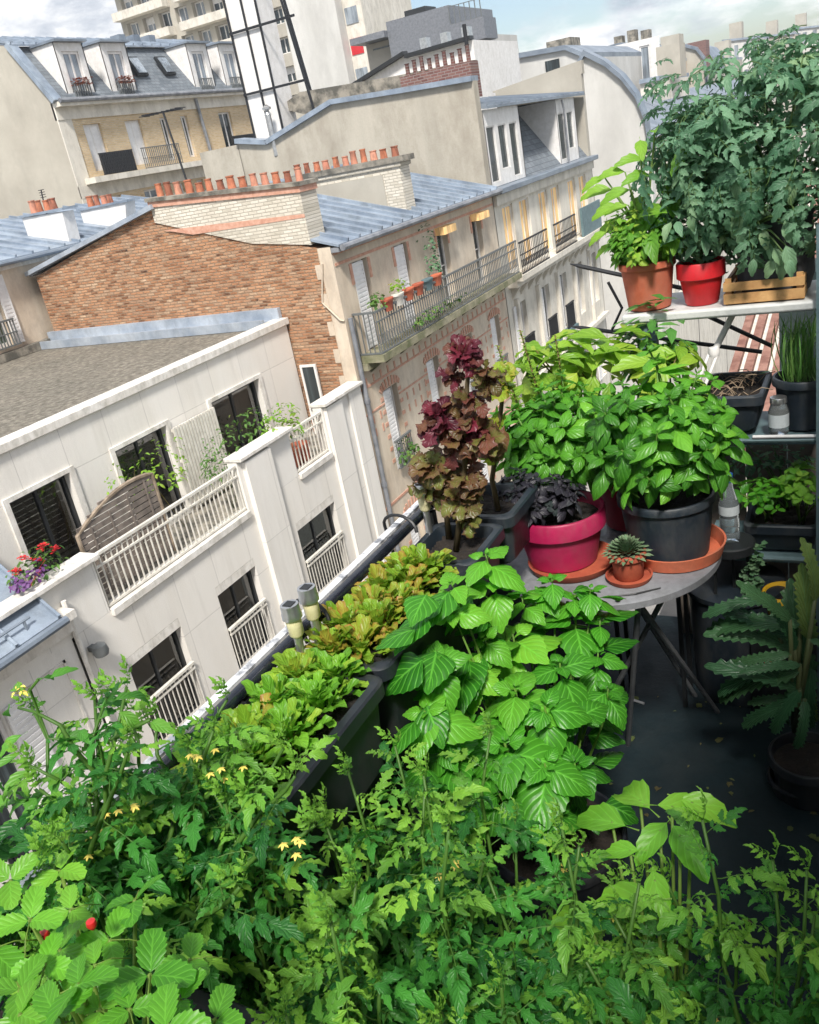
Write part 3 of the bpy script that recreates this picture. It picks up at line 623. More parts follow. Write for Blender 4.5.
bush('terrace_shrub', 'bright green climbing shrub spilling over the parapet beside the short balustrade', 'shrub', (-10.4, 13.1, -5.6), (-10.35, 13.3, -4.6), (.3, .5, .42), 170, .11, L['lime'], POINT, 15, tints=(.0, .6))
t = bush('geranium', 'red flowered geranium behind the parapet at the left end of the terrace', 'flower plant', (-10.4, 7.05, -5.0), (-10.25, 7.05, -4.45), (.2, .45, .28), 120, .1, L['far'], POINT, 16)
for k in range(5):
    p = np.array([.2, -.35 + .17 * k, .72 + .12 * (k % 2)]); fm = Buf()
    for q in range(26): fm.put(SMALL[q % 4], rotmat(sph(q, .3), (0, 0, 1)), p + np.array([rv(-.05, .05), rv(-.05, .05), rv(-.04, .04)]), .05, (.5, 0))
    fm.build('flower', L['redflower'], t)
t = bush('petunia', 'low purple flowered petunia in a white trough on the parapet', 'flower plant', (-10.15, 6.75, -4.55), (-10.1, 6.75, -4.42), (.14, .3, .12), 90, .07, L['redflower'], SMALL, 17)
for ch in t.children:
    if ch.name.startswith('foliage'): ch.data.materials[0] = L['purpleflower']
for k, (y, w) in enumerate(((13.35, .22), (13.75, .2))):
    t = thing('flower_pot', ['terracotta pot behind the short terrace balustrade', 'smaller rust coloured pot nearest the right pillar of the terrace'][k], 'pot', (-10.4, y, -5.6))
    M().lathe(-10.4, y, [(.13, -5.6), (w, -5.2), (w + .02, -5.18), (w + .02, -5.12), (w - .02, -5.12)], 16).build('pot', MT['terracotta'], t, smooth=True)

# ------------------------------------------------------------------ zinc roofed house, left edge
b = thing('zinc_roof_house', 'cream house with blue grey zinc roof corner at the left edge', 'building', (-11, 4, -21.2))
sh = [(4.9, 5.62, -8.4, -5.75), (3.2, 4.1, -8.4, -5.75), (4.9, 5.62, -11.6, -9), (3.2, 4.1, -11.6, -9)]
m = M(); facade(m, 'X', FX - .01, 1, 0, 6.98, -21.2, -5.1, sh, .15); m.box(FX - 8, FX - .4, 0, 6.98, -21.2, -5.1); m.build('wall', MT['white_low'], b)
for h in sh: window(b, 'X', FX - .01, 1, *h, .12, 'white_paint', 'glass', .06, 1); shutterpanel(b, 'X', FX, 1, h[1] + .02, h[1] + .42, h[2], h[3])
for h in sh[:2]: railing(b, 'X', FX + .1, h[0] - .05, h[1] + .05, h[2], h[2] + .9, 'black_iron', .09, .018, 'window_railing')
m = M(); slab(m, 'X', FX - .01, 1, 0, 6.98, -5.35, -5.1, 0, .12); slab(m, 'X', FX - .01, 1, 0, 6.98, -5.1, -4.98, 0, .3); slab(m, 'X', FX - .01, 1, 0, 6.98, -8.62, -8.5, 0, .45); slab(m, 'X', FX - .01, 1, 0, 6.98, -8.75, -8.62, 0, .3)
for y0, y1 in ((5.95, 6.75),):
    for q in ((y0, y0 + .04, -8.3, -5.7), (y1 - .04, y1, -8.3, -5.7), (y0, y1, -5.74, -5.7)): slab(m, 'X', FX - .01, 1, *q, 0, .02)
m.build('cornice', MT['coping'], b)
m = M(); ez = -4.9; e0, e1 = (FX + .42, -2, ez), (FX + .42, 6.62, ez); r0, r1 = (FX - 1.4, -2, -3.9), (FX - 1.4, 6.9, -3.9)
m.prism([e0, e1, r1, r0], (0, 0, -.05)); m.box(FX - 1.4, FX + .3, 0, 6.6, -5.0, -4.95); m.prism([e1, (FX - 1.4, 6.95, -3.9), (FX - 1.4, 6.95, -4.95), (FX + .42, 6.66, -4.95)], (0, .03, 0)); seams(m, e0, e1, r0, r1, 12, .05, .04)
m.build('roof', MT['zinc'], b)
m = M(); m.tube([(FX + .5, -2, ez - .06), (FX + .5, 6.66, ez - .04)], .06, 8); m.tube([(FX + .3, -2, ez + .2), (FX + .3, 6.3, ez + .2)], .02, 6)
for k in range(7): m.bar((FX + .3, 6.2 - k, ez + .0), (FX + .3, 6.2 - k, ez + .2), .03)
m.build('gutter', MT['zinc_dark'], b, smooth=True)
m = M(); m.box(FX - 1.2, FX - .6, 5.2, 6.0, -4.5, -4.0); m.build('skylight', MT['zinc_pale'], b)

# ------------------------------------------------------------------ brick gabled house in the middle
b = thing('brick_gable_house', 'old house with bare brown brick gable, pink banded facade and ribbed zinc roof', 'building', (-14, 20, -21.2))
BY0, BY1 = PY, 24.95; EZ = -1.62; RX = -14.45; RZ = -.25
m = M(); m.prism([(-18.8, BY0, -21), (FX - .32, BY0, -21), (FX - .32, BY0, EZ + .02), (RX, BY0, RZ - .02), (-18.75, BY0, -1.32)], (0, .4, 0)); m.build('gable_wall', MT['brick_y'], b)
m = M(); m.box(FX - .315, FX - .004, BY0, BY0 + .4, -21, EZ + .02)
zz = EZ; k = 0
while zz > -9: m.box(FX - .315 - (.14 if k % 2 else .0), FX - .31, BY0 - .012, BY0 + .1, zz - .3, zz); zz -= .3; k += 1
m.tube([(FX - .25, BY0 - .03, -1.9), (FX - .45, BY0 - .03, -2.7), (FX - .1, BY0 - .03, -3.1), (FX, BY0 - .03, -3.12)], .02, 6)
m.build('corner_pier', MT['cream'], b)
topw = [(16.5, 17.18), (18.5, 19.15), (20.85, 21.5), (23.2, 23.85)]
midw = [(16.75, 17.45), (19.1, 19.8), (21.4, 22.1), (23.5, 24.2)]
holes = [(a, c, -3.98, -2.05) for a, c in topw] + [(a, c, -6.95, -5.0) for a, c in midw] + [(a, c, -9.9, -8.05) for a, c in midw] + [(a, c, -12.9, -11) for a, c in midw]
m = M(); facade(m, 'X', FX, 1, BY0 + .0, BY1, -21.2, EZ, holes, .25); m.box(FX - 8, FX - .6, BY0 + .42, BY1, -21, EZ - .3); m.build('wall', MT['cream'], b)
for i, h in enumerate(holes[:12]):
    gl = 'glass'
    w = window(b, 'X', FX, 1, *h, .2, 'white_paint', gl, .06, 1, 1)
for i in (0, 1): shutterpanel(b, 'X', FX, 1, topw[i][0] + .0, topw[i][0] + .48, -3.95, -2.08, d0=-.05, d1=.0)
for i in (2, 3): slab(M(), 'X', FX, 1, topw[i][0] - .05, topw[i][1] + .05, -2.2, -2.02, .0, .28).build('awning', MT['glass_blind'], b)
for i in range(4):
    shutterpanel(b, 'X', FX, 1, midw[i][0] - .0, midw[i][0] + .36, -6.93, -5.03, d0=-.05, d1=.0)
    shutterpanel(b, 'X', FX, 1, midw[i][0] - .0, midw[i][0] + .36, -9.88, -8.1, d0=-.05, d1=.0)
m = M()   # pink brick bands and arches
for z, hh in ((-1.78, .09), (-2.0, .06), (-4.72, .05), (-5.3, .04), (-7.6, .06), (-8.2, .04)):
    a = BY0 + .05; 
    hs = [h for h in holes if h[2] < z < h[3]]
    for h in hs: slab(m, 'X', FX, 1, a, h[0] - .02, z, z + hh, 0, .014); a = h[1] + .02
    slab(m, 'X', FX, 1, a, BY1 - .05, z, z + hh, 0, .014)
for a, c in topw:
    slab(m, 'X', FX, 1, a - .12, a - .01, -2.5, -2.06, 0, .015); slab(m, 'X', FX, 1, c + .01, c + .12, -2.5, -2.06, 0, .015)
for zb in (-5.0, -8.05):
    for a, c in midw:
        n = 9
        for k in range(n):
            t_ = pi * (k + .5) / n; cy = (a + c) / 2; r1 = (c - a) / 2 + .04; 
            p = np.array([FX + .012, cy - math.cos(t_) * (r1 + .1), zb + .03 + math.sin(t_) * .22 ]); q = np.array([FX + .012, cy - math.cos(t_) * (r1 + .02), zb - .02 + math.sin(t_) * .05])
            m.bar(p, q, .07, .02, (1, 0, 0))
        for k in range(6):
            z = zb - .12 - k * .3; slab(m, 'X', FX, 1, a - .16, a - .02, z - .09, z, 0, .012); slab(m, 'X', FX, 1, c + .02, c + .16, z - .09, z, 0, .012)
for k in range(26):
    y = BY0 + .3 + k * .345; z = -4.95
    slab(m, 'X', FX, 1, y, y + .07, -4.66, -4.5, 0, .012)
    for zz in (-5.55, -5.85):
        if not any(h[0] - .2 < y < h[1] + .2 for h in holes[4:8]): slab(m, 'X', FX, 1, y, y + .06, zz, zz + .18, 0, .012)
m.build('brick_band', MT['pink'], b)
m = M(); m.box(FX, FX + .62, BY0 + .25, BY1 - .02, -4.14, -3.98)
for k in range(12): y = BY0 + .6 + k * .75; m.prism([(FX, y, -4.45), (FX + .45, y, -4.14), (FX, y, -4.14)], (0, .14, 0))
m.box(FX, FX + .2, BY0 + .2, BY1 - .02, -4.3, -4.145)
m.build('balcony_slab', MT['moss'], b)
railing(b, 'X', FX + .56, BY0 + .3, BY1 - .05, -3.97, -3.05, 'grey_iron', .12, .02, 'balcony_railing', mid=-3.3, scroll=True)
railing(b, 'Y', BY0 + .3, FX + .02, FX + .54, -3.97, -3.05, 'grey_iron', .12, .02, 'balcony_railing')
for a, c in midw: railing(b, 'X', FX + .1, a - .05, c + .05, -6.9, -6.2, 'grey_iron', .1, .018, 'window_railing')
# zinc roof
m = M(); e0, e1 = (FX + .22, BY0 - .02, EZ), (FX + .22, BY1, EZ); r0, r1 = (RX, BY0 - .02, RZ), (RX, BY1, RZ); l0, l1 = (-18.95, BY0 - .02, -1.3), (-18.95, BY1, -1.3)
m.prism([e0, e1, r1, r0], (0, 0, .05)); m.prism([r0, r1, l1, l0], (0, 0, .05)); seams(m, (FX + .22, BY0 + .4, EZ + .05), (FX + .22, BY1 - .1, EZ + .05), (RX, BY0 + .4, RZ + .05), (RX, BY1 - .1, RZ + .05), 17, .07, .06)
m.build('roof', MT['zinc'], b)
m = M(); m.bar((RX + .15, BY0 - .06, RZ + .04), (-18.95, BY0 - .06, -1.22), .16, .1); m.build('gable_coping', MT['zinc_pale'], b)
m = M(); m.tube([(FX + .3, BY0, EZ - .02), (FX + .3, BY1, EZ - .02)], .07, 8); m.box(FX, FX + .2, BY0, BY1, EZ - .1, EZ - .004); m.build('gutter', MT['pipe'], b, smooth=True)
m = M(); m.tube([(FX + .07, BY0 + .1, -3.1), (FX + .07, BY0 + .1, -20)], .055, 10)
for z in range(-19, -3, 2): m.lathe(FX + .07, BY0 + .1, [(.07, z), (.07, z + .1)], 10)
m.build('drainpipe', MT['pipe'], b, smooth=True)
# chimney stack of pale brick on the gable
cx0, cx1 = -14.4, -10.42
ch = M().prism([(cx0, PY - .03, -.55), (-11.9, PY - .03, -1.3), (-11.0, PY - .03, -1.42), (cx1, PY - .03, -1.5), (cx1, PY - .03, -.42), (cx0, PY - .03, -.18)], (0, .62, 0)).build('chimney', MT['brick_pale'], b)
m = M(); m.prism([(cx0 - .03, PY - .06, -.22), (cx1 + .03, PY - .06, -.46), (cx1 + .03, PY - .06, -.34), (cx0 - .03, PY - .06, -.10)], (0, .68, 0)); m.build('chimney_band', MT['pink'], ch)
m = M(); m.prism([(cx0 - .06, PY - .1, -.10), (cx1 + .06, PY - .1, -.34), (cx1 + .06, PY - .1, -.26), (cx0 - .06, PY - .1, -.02)], (0, .76, 0)); m.build('chimney_cap', MT['stone_dark'], ch)
m = M()
for z in (-.85,): m.prism([(cx0 + 1.0, PY - .038, z - .08), (cx1, PY - .038, z - .1), (cx1, PY - .038, z - .03), (cx0 + .2, PY - .038, z + .11)], (0, .01, 0))
m.build('chimney_band', MT['pink'], ch)
for k in range(11): pass
pots(ch, [(cx0 + .15 + k * .29, PY + .2, -.035 - .0605 * (.15 + k * .29)) for k in range(14)], .088, .27)
# second chimney stack
CY = 20.0; c2 = M().prism([(-13.3, CY, -1.3), (-10.25, CY, -1.55), (-10.25, CY, -.3), (-13.3, CY, -.22)], (0, .5, 0)).build('chimney', MT['brick_pale'], b)
M().box(-13.32, -10.75, CY - .02, CY + .5, -1.4, -.52).build('chimney_render', MT['greywall'], c2)
M().box(-13.4, -10.1, CY - .08, CY + .58, -.3, -.17).build('chimney_cap', MT['stone_dark'], c2)
M().box(-13.34, -10.2, CY - .04, CY + .54, -.40, -.302).build('chimney_band', MT['brick_pale'], c2)
pots(c2, [(-13.25 + k * .283, CY + .2, -.17) for k in range(11)], .088, .28)
# plants and pots on its balcony
cols = ['terracotta', 'rail_white', 'orange', 'terracotta', 'teal', 'orange']
for k in range(6):
    y = 16.75 + k * .52; t = thing('balcony_pot', ['terracotta trough nearest the corner on the mossy balcony', 'off white pot beside the terracotta trough on the mossy balcony', 'orange trough hung on the balcony railing before the first window gap', 'brown clay pot between orange trough and teal pot', 'teal pot hung on the balcony railing', 'orange pot farthest along the hung row on the balcony'][k], 'pot', (FX + .45, y, -3.2), group='pots hung along the iron balcony')
    M().lathe(FX + .56, y, [(.09, -3.18), (.13, -2.98), (.15, -2.96), (.15, -2.92), (.12, -2.92)], 12, sx=.8, sy=1.5).build('pot', MT[cols[k]], t, smooth=True)
bush('balcony_plant', 'dark leafy plant at the corner end of the mossy balcony', 'plant', (FX + .4, 16.5, -3.9), (FX + .42, 16.55, -2.95), (.18, .25, .22), 60, .09, L['far'], SMALL, 31)
bush('balcony_plant', 'reddish low plant above the terracotta trough on the balcony', 'plant', (FX + .5, 17.4, -3.0), (FX + .5, 17.4, -2.8), (.12, .3, .12), 60, .07, L['lettuce'], SMALL, 32)
bush('balcony_plant', 'tall grey green climbing plant on the balcony between two windows', 'plant', (FX + .25, 20.1, -3.98), (FX + .2, 20.1, -2.8), (.12, .3, .85), 150, .08, L['succ'], SMALL, 33)
bush('balcony_plant', 'olive trailing plant beneath the balcony row of pots', 'plant', (FX + .58, 19.2, -3.98), (FX + .6, 19.0, -3.75), (.08, 1.4, .12), 160, .07, L['far'], SMALL, 34)
bush('window_plant', 'leafy plant behind the iron rail of the lower window', 'plant', (FX + .1, 17.1, -6.9), (FX + .15, 17.2, -6.7), (.2, .4, .3), 80, .1, L['far'], SMALL, 35)

# ------------------------------------------------------------------ house with white dormers beyond
b = thing('white_dormer_house', 'cream street house with white dormers and a tall beige blind gable', 'building', (-14, 30, -21.2))
Y0, Y1 = 25.0, 35.5; CE = -1.65
gp = [P('Y', Y0, x, y) for x, y in ((237, 143), (268, 144), (300, 124), (332, 104), (400, 93), (471, 81))]
gp = [tuple(p) for p in gp]; xr = -10.12
gp[-1] = (xr, Y0, gp[-1][2])
m = M(); m.prism([(gp[0][0], Y0, -12), (xr, Y0, -12)] + gp[::-1], (0, .35, 0)); m.build('blind_gable', MT['beige'], b)
m = M()
for a, c in zip(gp[:-1], gp[1:]):
    d = (a[2] + .06, c[2] + .06); m.bar((a[0], Y0 + .15, d[0]), (c[0], Y0 + .15, d[1]), .55, .14)
m.build('gable_coping', MT['zinc'], b)
hl = []
for y0, y1 in ((25.6, 26.5), (27.1, 28.0), (29.0, 29.9), (30.3, 31.2), (32.3, 33.2), (33.7, 34.6)): hl.append((y0, y1, -4.1, -2.15))
h2 = [(y0, y1, -7.0, -5.1) for y0, y1 in ((25.8, 26.6), (28.2, 29.0), (30.2, 31.0), (32.2, 33.0), (34.2, 35.0))]; h3 = [(a, c, -10.1, -8.2) for a, c, _, _ in h2]; h4 = [(a, c, -13.3, -11.4) for a, c, _, _ in h2]
m = M(); facade(m, 'X', FX, 1, Y0, Y1, -21.2, CE - .1, hl + h2 + h3 + h4, .25); m.box(FX - 9, FX - .6, Y0 + .4, Y1, -21, CE - .2); m.build('wall', MT['lime'], b)
for h in hl: window(b, 'X', FX, 1, *h, .12, 'white_paint', 'glass_blind', .05, 1)
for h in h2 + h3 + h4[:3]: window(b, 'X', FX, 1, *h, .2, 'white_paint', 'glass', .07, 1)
for h in h2[:3]: 
    railing(b, 'X', FX + .15, h[0] - .05, h[1] + .05, h[2], h[2] + .85, 'black_iron', .09, .03, 'window_railing')
    slab(M(), 'X', FX, 1, h[0] - .1, h[1] + .1, h[2] - .12, h[2] - .01, 0, .25).build('green_sill', MT['teal'], b)
for h in h2 + h3: shutterpanel(b, 'X', FX, 1, h[0] - .42, h[0] - .03, h[2] + .02, h[3])
m = M(); m.box(FX, FX + .5, Y0 + .3, Y1, -4.32, -4.15); m.box(FX, FX + .3, Y0 + .3, Y1, -4.5, -4.325)
for k in range(14): y = Y0 + .5 + k * .75; m.prism([(FX, y, -4.9), (FX + .3, y, -4.5), (FX, y, -4.5)], (0, .16, 0))
for k in range(5): y = Y0 + .9 + k * 2.05; m.box(FX, FX + .12, y - .3, y - .12, -7.6, -4.9)
m.box(FX, FX + .2, Y0, Y1, -7.75, -7.6)
m.box(FX, FX + .12, Y0, Y1, -2.05, CE - .12)
m.build('cornice', MT['lime'], b)
for a, c in ((25.5, 28.1), (28.9, 31.3)): railing(b, 'X', FX + .44, a, c, -4.14, -3.2, 'black_iron', .15, .016, 'balcony_railing', mid=-3.6, scroll=True)
M().box(FX + .36, FX + .44, 32.2, 34.7, -4.14, -3.15).build('balcony_screen', MT['teal'], b)
m = M(); m.box(FX - .2, FX + .3, Y0, Y1 + .1, CE - .1, CE + .06); m.build('gutter', MT['zinc_dark'], b, bevel=.02)
# slate mansard, dormers, upper zinc roof
MX0, MX1, MZ = FX - .1, FX - 1.7, 0.62
m = M(); m.prism([(MX0, Y0 + .36, CE + .06), (MX0, Y1, CE + .06), (MX1, Y1, MZ), (MX1, Y0 + .36, MZ)], (-.1, 0, -.05)); m.build('mansard_slope', MT['slate'], b)
m = M(); m.prism([(FX + .05, Y0 + .36, .56), (FX + .05, Y1 - .1, .56), (FX - 3.5, Y1 - .1, 1.05), (FX - 3.5, Y0 + .36, 1.05)], (0, 0, .08)); seams(m, (FX + .05, Y0 + .4, .64), (FX + .05, Y1 - .2, .64), (FX - 3.5, Y0 + .4, 1.13), (FX - 3.5, Y1 - .2, 1.13), 16, .05, .05); m.build('roof', MT['zinc_dark'], b)
for (y0, y1, n) in ((25.36, 28.4, 3), (32.2, 34.5, 2)):
    dh = []; w_ = (y1 - y0 - .2) / n
    for k in range(n): dh.append((y0 + .15 + k * w_, y0 + .15 + k * w_ + w_ * .7, -1.15 if k % 2 else -1.45, .1))
    m = M(); facade(m, 'X', FX - .12, 1, y0, y1, CE + .06, .55, dh, .15); m.prism([(FX - .12, y1, CE + .06), (FX - .12, y1, .55), (MX1, y1, .55)], (0, -.05, 0)); m.prism([(FX - .12, y0 + .05, CE + .06), (FX - .12, y0 + .05, .55), (MX1, y0 + .05, .55)], (0, -.05, 0))
    d = m.build('dormer', MT['white_paint'], b)
    for h in dh: window(d, 'X', FX - .12, 1, *h, .08, 'white_paint', 'glass', .03, 0, name='dormer_window')
m = M(); m.tube([(FX, 32.6, .5), (FX, 32.75, .2), (FX, 32.75, CE)], .04, 8); m.build('drainpipe', MT['pipe'], b, smooth=True)
m = M(); m.box(-13.5, -10.05, Y1 + .0, Y1 + .3, -12, 1.3); m.prism([(-13.6, Y1, 1.3), (-10.0, Y1, 1.3), (-10.0, Y1, 1.75), (-13.6, Y1, 1.35)], (0, .3, 0)); m.build('end_wall', MT['greywall'], b)
# dark rear roofs, brick chimney with flues on the gable head
q = [P('Y', 26, x, y) for x, y in ((278, 108), (300, 92), (395, 76), (473, 60), (473, 90), (320, 118))]
M().prism([tuple(p) for p in q], (0, .3, 0)).build('rear_wall', MT['stone_dark'], b)
a_, c_ = P('Y', 25.7, 402, 74), P('Y', 25.7, 473, 64); b2 = P('Y', 25.7, 473, 86)
ch = M().box(a_[0], c_[0], 25.5, 26.1, b2[2] - .3, (a_[2] + c_[2]) / 2).build('chimney', MT['brick_purple'], b)
for k in range(9):
    x = a_[0] + .15 + k * (c_[0] - a_[0] - .3) / 8; z = (a_[2] + c_[2]) / 2; M().lathe(x, 25.8, [(.07, z), (.06, z + .3 + .05 * (k % 3)), (.085, z + .33 + .05 * (k % 3))], 8).build('chimney_pot', MT['brick_purple'], ch, smooth=True)
M().tube([(c_[0] - .15, 25.8, z), (c_[0] - .15, 25.8, z + .95)], .06, 8).build('flue', MT['black_iron'], ch)

# ------------------------------------------------------------------ white flue tower with its black cage
b = thing('flue_tower', 'tall white panelled flue tower held in a black steel cage', 'flue tower', (-17.5, 26.5, -12))
YT = 25.45
lo, ro = P('Y', YT, 252, 139), P('Y', YT, 277, 138); lt, rt = P('Y', YT, 226, -10), P('Y', YT, 255, -10)
xa, xb = (lo[0] + lt[0]) / 2, (ro[0] + rt[0]) / 2 + .12; zt = 6.4; zb = lo[2] - .3
M().box(xa, xb, YT, YT + .9, zb, zt).build('white_casing', MT['white_paint'], b)
m = M()
for x in (xa, (xa + xb) / 2 + .05, xb): m.box(x - .03, x + .03, YT - .05, YT - .005, zb, zt)
for z in (zb + 1.55, zb + 3.3, zb + 5.0): m.box(xa - .03, xb + 1.3, YT - .09, YT - .052, z, z + .07); m.bar((xa, YT - .07, z), (xa - .0, YT + .95, z), .05)
m.bar((xb + .75, YT - .07, zt), (xb + 1.35, YT - .07, zb + .4), .06); m.bar((xb + .45, YT + .6, zt), (xb + 1.05, YT + .6, zb + .2), .06)
m.build('cage', MT['black_iron'], b)
m = M(); px_ = P('Y', YT - .4, 268, 115); m.tube([(px_[0], YT - .4, px_[2] - 1.2), (px_[0], YT - .4, px_[2])], .09, 10); m.lathe(px_[0], YT - .4, [(.12, px_[2]), (.05, px_[2] + .12), (.14, px_[2] + .16), (.14, px_[2] + .22), (.03, px_[2] + .3)], 12)
m.build('steel_flue', MT['steel'], b, smooth=True)
m = M(); m.box(gp[0][0] - 1.6, gp[0][0] + .02, Y0, Y0 + 6, -12, gp[0][2] - .05); m.build('rear_block', MT['beige'], b)

# ------------------------------------------------------------------ courtyard wing behind the gravel roof
EX = -19.05
b = thing('courtyard_wing', 'low cream courtyard wing with ribbed zinc roof behind the gravel roof', 'building', (-21, 17, -21.2))
hh = [(13.9, 14.75, -2.75, -1.08), (11.5, 12.4, -2.75, -1.08)]
m = M(); facade(m, 'X', EX, 1, 8, 24, -21.2, -.82, hh, .2); m.box(EX - 7, EX - .5, 8, 24, -21, -1.0); m.build('wall', MT['cream'], b)
for h in hh: window(b, 'X', EX, 1, *h, .15, 'white_paint', 'glass_green', .09, 1); railing(b, 'X', EX + .2, h[0] - .05, h[1] + .05, h[2], h[2] + .65, 'grey_iron', .09, .025, 'window_railing', mid=h[2] + .3); shutterpanel(b, 'X', EX, 1, h[1] + .02, h[1] + .3, h[2], h[3])
m = M(); e0, e1, r0, r1 = (EX + .25, 8, -.82), (EX + .25, 24, -.82), (EX - 4, 8, .12), (EX - 4, 24, .12); m.prism([e0, e1, r1, r0], (0, 0, .06)); seams(m, (EX + .25, 8, -.76), (EX + .25, 24, -.76), (EX - 4, 8, .18), (EX - 4, 24, .18), 30, .06, .05); m.build('roof', MT['zinc'], b)
m = M(); m.tube([(EX + .3, 8, -.84), (EX + .3, 24, -.84)], .06, 8); m.build('gutter', MT['zinc_dark'], b, smooth=True)
M().box(EX, EX + .1, 8, 24, -1.0, -.9).build('cornice', MT['coping'], b)
for k, (pa, pb, pc) in enumerate((((22, 218), (62, 212), (68, 238)), ((80, 211), (125, 200), (125, 222)))):
    Yf = 17.5 + k * 2.2; A, B_, C_ = P('Y', Yf, *pa), P('Y', Yf, *pb), P('Y', Yf, *pc)
    f = M().prism([(A[0], Yf, C_[2] - .2), (C_[0], Yf, C_[2] - .2), tuple(B_), tuple(A)], (0, .4, 0)).build('firewall', MT['white_paint'], b)
    M().box(A[0] - .1, B_[0] + .1, Yf - .05, Yf + .5, A[2], A[2] + .06).build('chimney_cap', MT['zinc'], f)
    pots(f, [(A[0] + .2 + i * .26, Yf + .3, A[2] + .06) for i in range(4)], .1, .3)

# ------------------------------------------------------------------ mansard apartment house, upper left
GX = -32.0; G0 = 30.8; G1 = 47.5; GE = 4.45
b = thing('mansard_house', 'tan brick apartment house with five white dormers and grey blind gable', 'building', (-36, 38, -21.2))
bays = [32.2, 34.9, 37.4, 39.0, 42.2, 45.2]
hh = []
for i, y in enumerate(bays): w = 1.1 if i in (0, 1, 4, 5) else .55; hh += [(y, y + w, 1.5, 3.5), (y, y + w, -1.7, .35), (y, y + w, -4.9, -2.9)]
m = M(); facade(m, 'X', GX, 1, G0, G1, -21.2, 3.75, hh, .25); m.box(GX - 13, GX - .6, G0 + .3, G1, -21, 3.7); m.build('wall', MT['brick_tan'], b)
for i, h in enumerate(hh): window(b, 'X', GX, 1, *h, .2, 'white_paint', 'glass_pale' if i % 3 else 'glass', .09, 1, blind=.97 if i in (0, 3, 1) else 0)
m = M(); slab(m, 'X', GX, 1, G0, G1, 3.75, GE - .2, -.1, .08); slab(m, 'X', GX, 1, G0, G1, GE - .2, GE, -.1, .45); slab(m, 'X', GX, 1, G0 + .5, G1, 1.0, 1.25, 0, .7); slab(m, 'X', GX, 1, G0, G1, .45, .99, 0, .06); slab(m, 'X', GX, 1, G0, G1, -2.3, -2.0, 0, .5); slab(m, 'X', GX, 1, G0, G0 + .8, -15, 3.75, 0, .05)
m.build('cornice', MT['lime'], b)
for i, (a, c) in enumerate(((32.0, 34.2), (34.8, 37.6), (42.0, 44.2))): railing(b, 'X', GX + .62, a, c, 1.26, 2.2, ['black_iron', 'grey_iron', 'black_iron'][i], .14, [.1, .03, .09][i], 'balcony_railing', scroll=True, mid=1.7)
m = M(); prof = [(GX + .2, GE), (GX - 1.6, 7.0), (GX - 5.5, 8.1), (GX - 11, 7.2), (GX - 12.5, 4.5)]
m.prism([(x, G0, z) for x, z in [(GX, -21), (GX, GE)] + prof[1:] + [(GX - 12.5, -21)]], (0, .3, 0)); m.build('blind_gable', MT['greywall'], b)
m = M(); m.prism([(prof[0][0], G0 + .3, GE), (prof[0][0], G1, GE), (prof[1][0], G1, 7.0), (prof[1][0], G0 + .3, 7.0)], (-.1, 0, -.1)); m.build('mansard_slope', MT['slate'], b)
m = M(); m.prism([(prof[1][0] + .3, G0, 6.95), (prof[1][0] + .3, G1, 6.95), (prof[2][0], G1, 8.1), (prof[2][0], G0, 8.1)], (0, 0, .08)); seams(m, (prof[1][0] + .3, G0, 7.03), (prof[1][0] + .3, G1, 7.03), (prof[2][0], G0, 8.18), (prof[2][0], G1, 8.18), 24, .09, .08)
m.bar((prof[0][0] + .05, G0 + .1, GE + .02), (prof[1][0] + .1, G0 + .1, 7.05), .5, .22); m.build('roof', MT['zinc'], b)
m = M(); m.tube([(GX + .5, G0, GE + .02), (GX + .5, G1, GE + .02)], .1, 8); m.tube([(GX + .15, 40.4, GE), (GX + .15, 40.6, 1.3), (GX + .8, 41.3, .6), (GX + .1, 41.5, -4)], .09, 8); m.build('gutter', MT['pipe'], b, smooth=True)
for k, y in enumerate((31.9, 34.7, 40.9, 43.6, 46.0)):
    w = 1.75; x = GX - .05; dh = [(y + .38, y + w - .38, GE + .35, GE + 2.05)]
    m = M(); facade(m, 'X', x, 1, y, y + w, GE + .02, 6.85, dh, .15)
    for yy in (y, y + w - .06): m.prism([(x, yy, GE + .02), (x, yy, 6.85), (GX - 1.8, yy, 6.85)], (0, .06, 0))
    d = m.build('dormer', MT['white_paint'], b)
    M().box(x - 1.8, x + .25, y - .1, y + w + .1, 6.86, 6.95).build('dormer_roof', MT['zinc_dark'], d)
    window(d, 'X', x, 1, *dh[0], .12, 'white_paint', 'glass_pale', .1, 1, name='dormer_window')
    railing(d, 'X', x + .12, y + .35, y + w - .35, GE + .1, GE + .75, 'grey_iron', .14, .035, 'window_railing')
    if k < 2:
        bb = Buf()
        for q in range(90): bb.put(SMALL[q % 4], rotmat(sph(q, .3), (0, 0, 1)), (x + .25 + rv(-.12, .12), y + .4 + rv(0, .95), GE + .75 + rv(-.12, .16)), .16, (.5, 0))
        bb.V = [v - BASE[b.name] for v in bb.V]; bb.build('flower_box', L['rust'], b)
for y in (37.1, 39.2): m = M().prism([(GX - .42, y, 5.45), (GX - .42, y + .8, 5.45), (GX - .9, y + .8, 6.35), (GX - .9, y, 6.35)], (.1, 0, .07)); s_ = m.build('skylight', MT['frame_dark'], b); M().prism([(GX - .33, y + .1, 5.6), (GX - .33, y + .7, 5.6), (GX - .72, y + .7, 6.33), (GX - .72, y + .1, 6.33)], (.03, 0, .02)).build('pane', MT['glass_pale'], s_)
for y in (39.5, 40.6, 41.8): M().box(-35.6, -35.0, y, y + .5, 7.4, 7.9).build('roof_vent', MT['zinc_dark'], b)
for k, (x, y, z0, z1, X_) in enumerate(((123, 194, -1, 1.4, -22.5),)): pass
t = thing('roof_aerial', 'thin stepped television aerial standing on the courtyard roof', 'aerial', (-23.5, 20, .1))
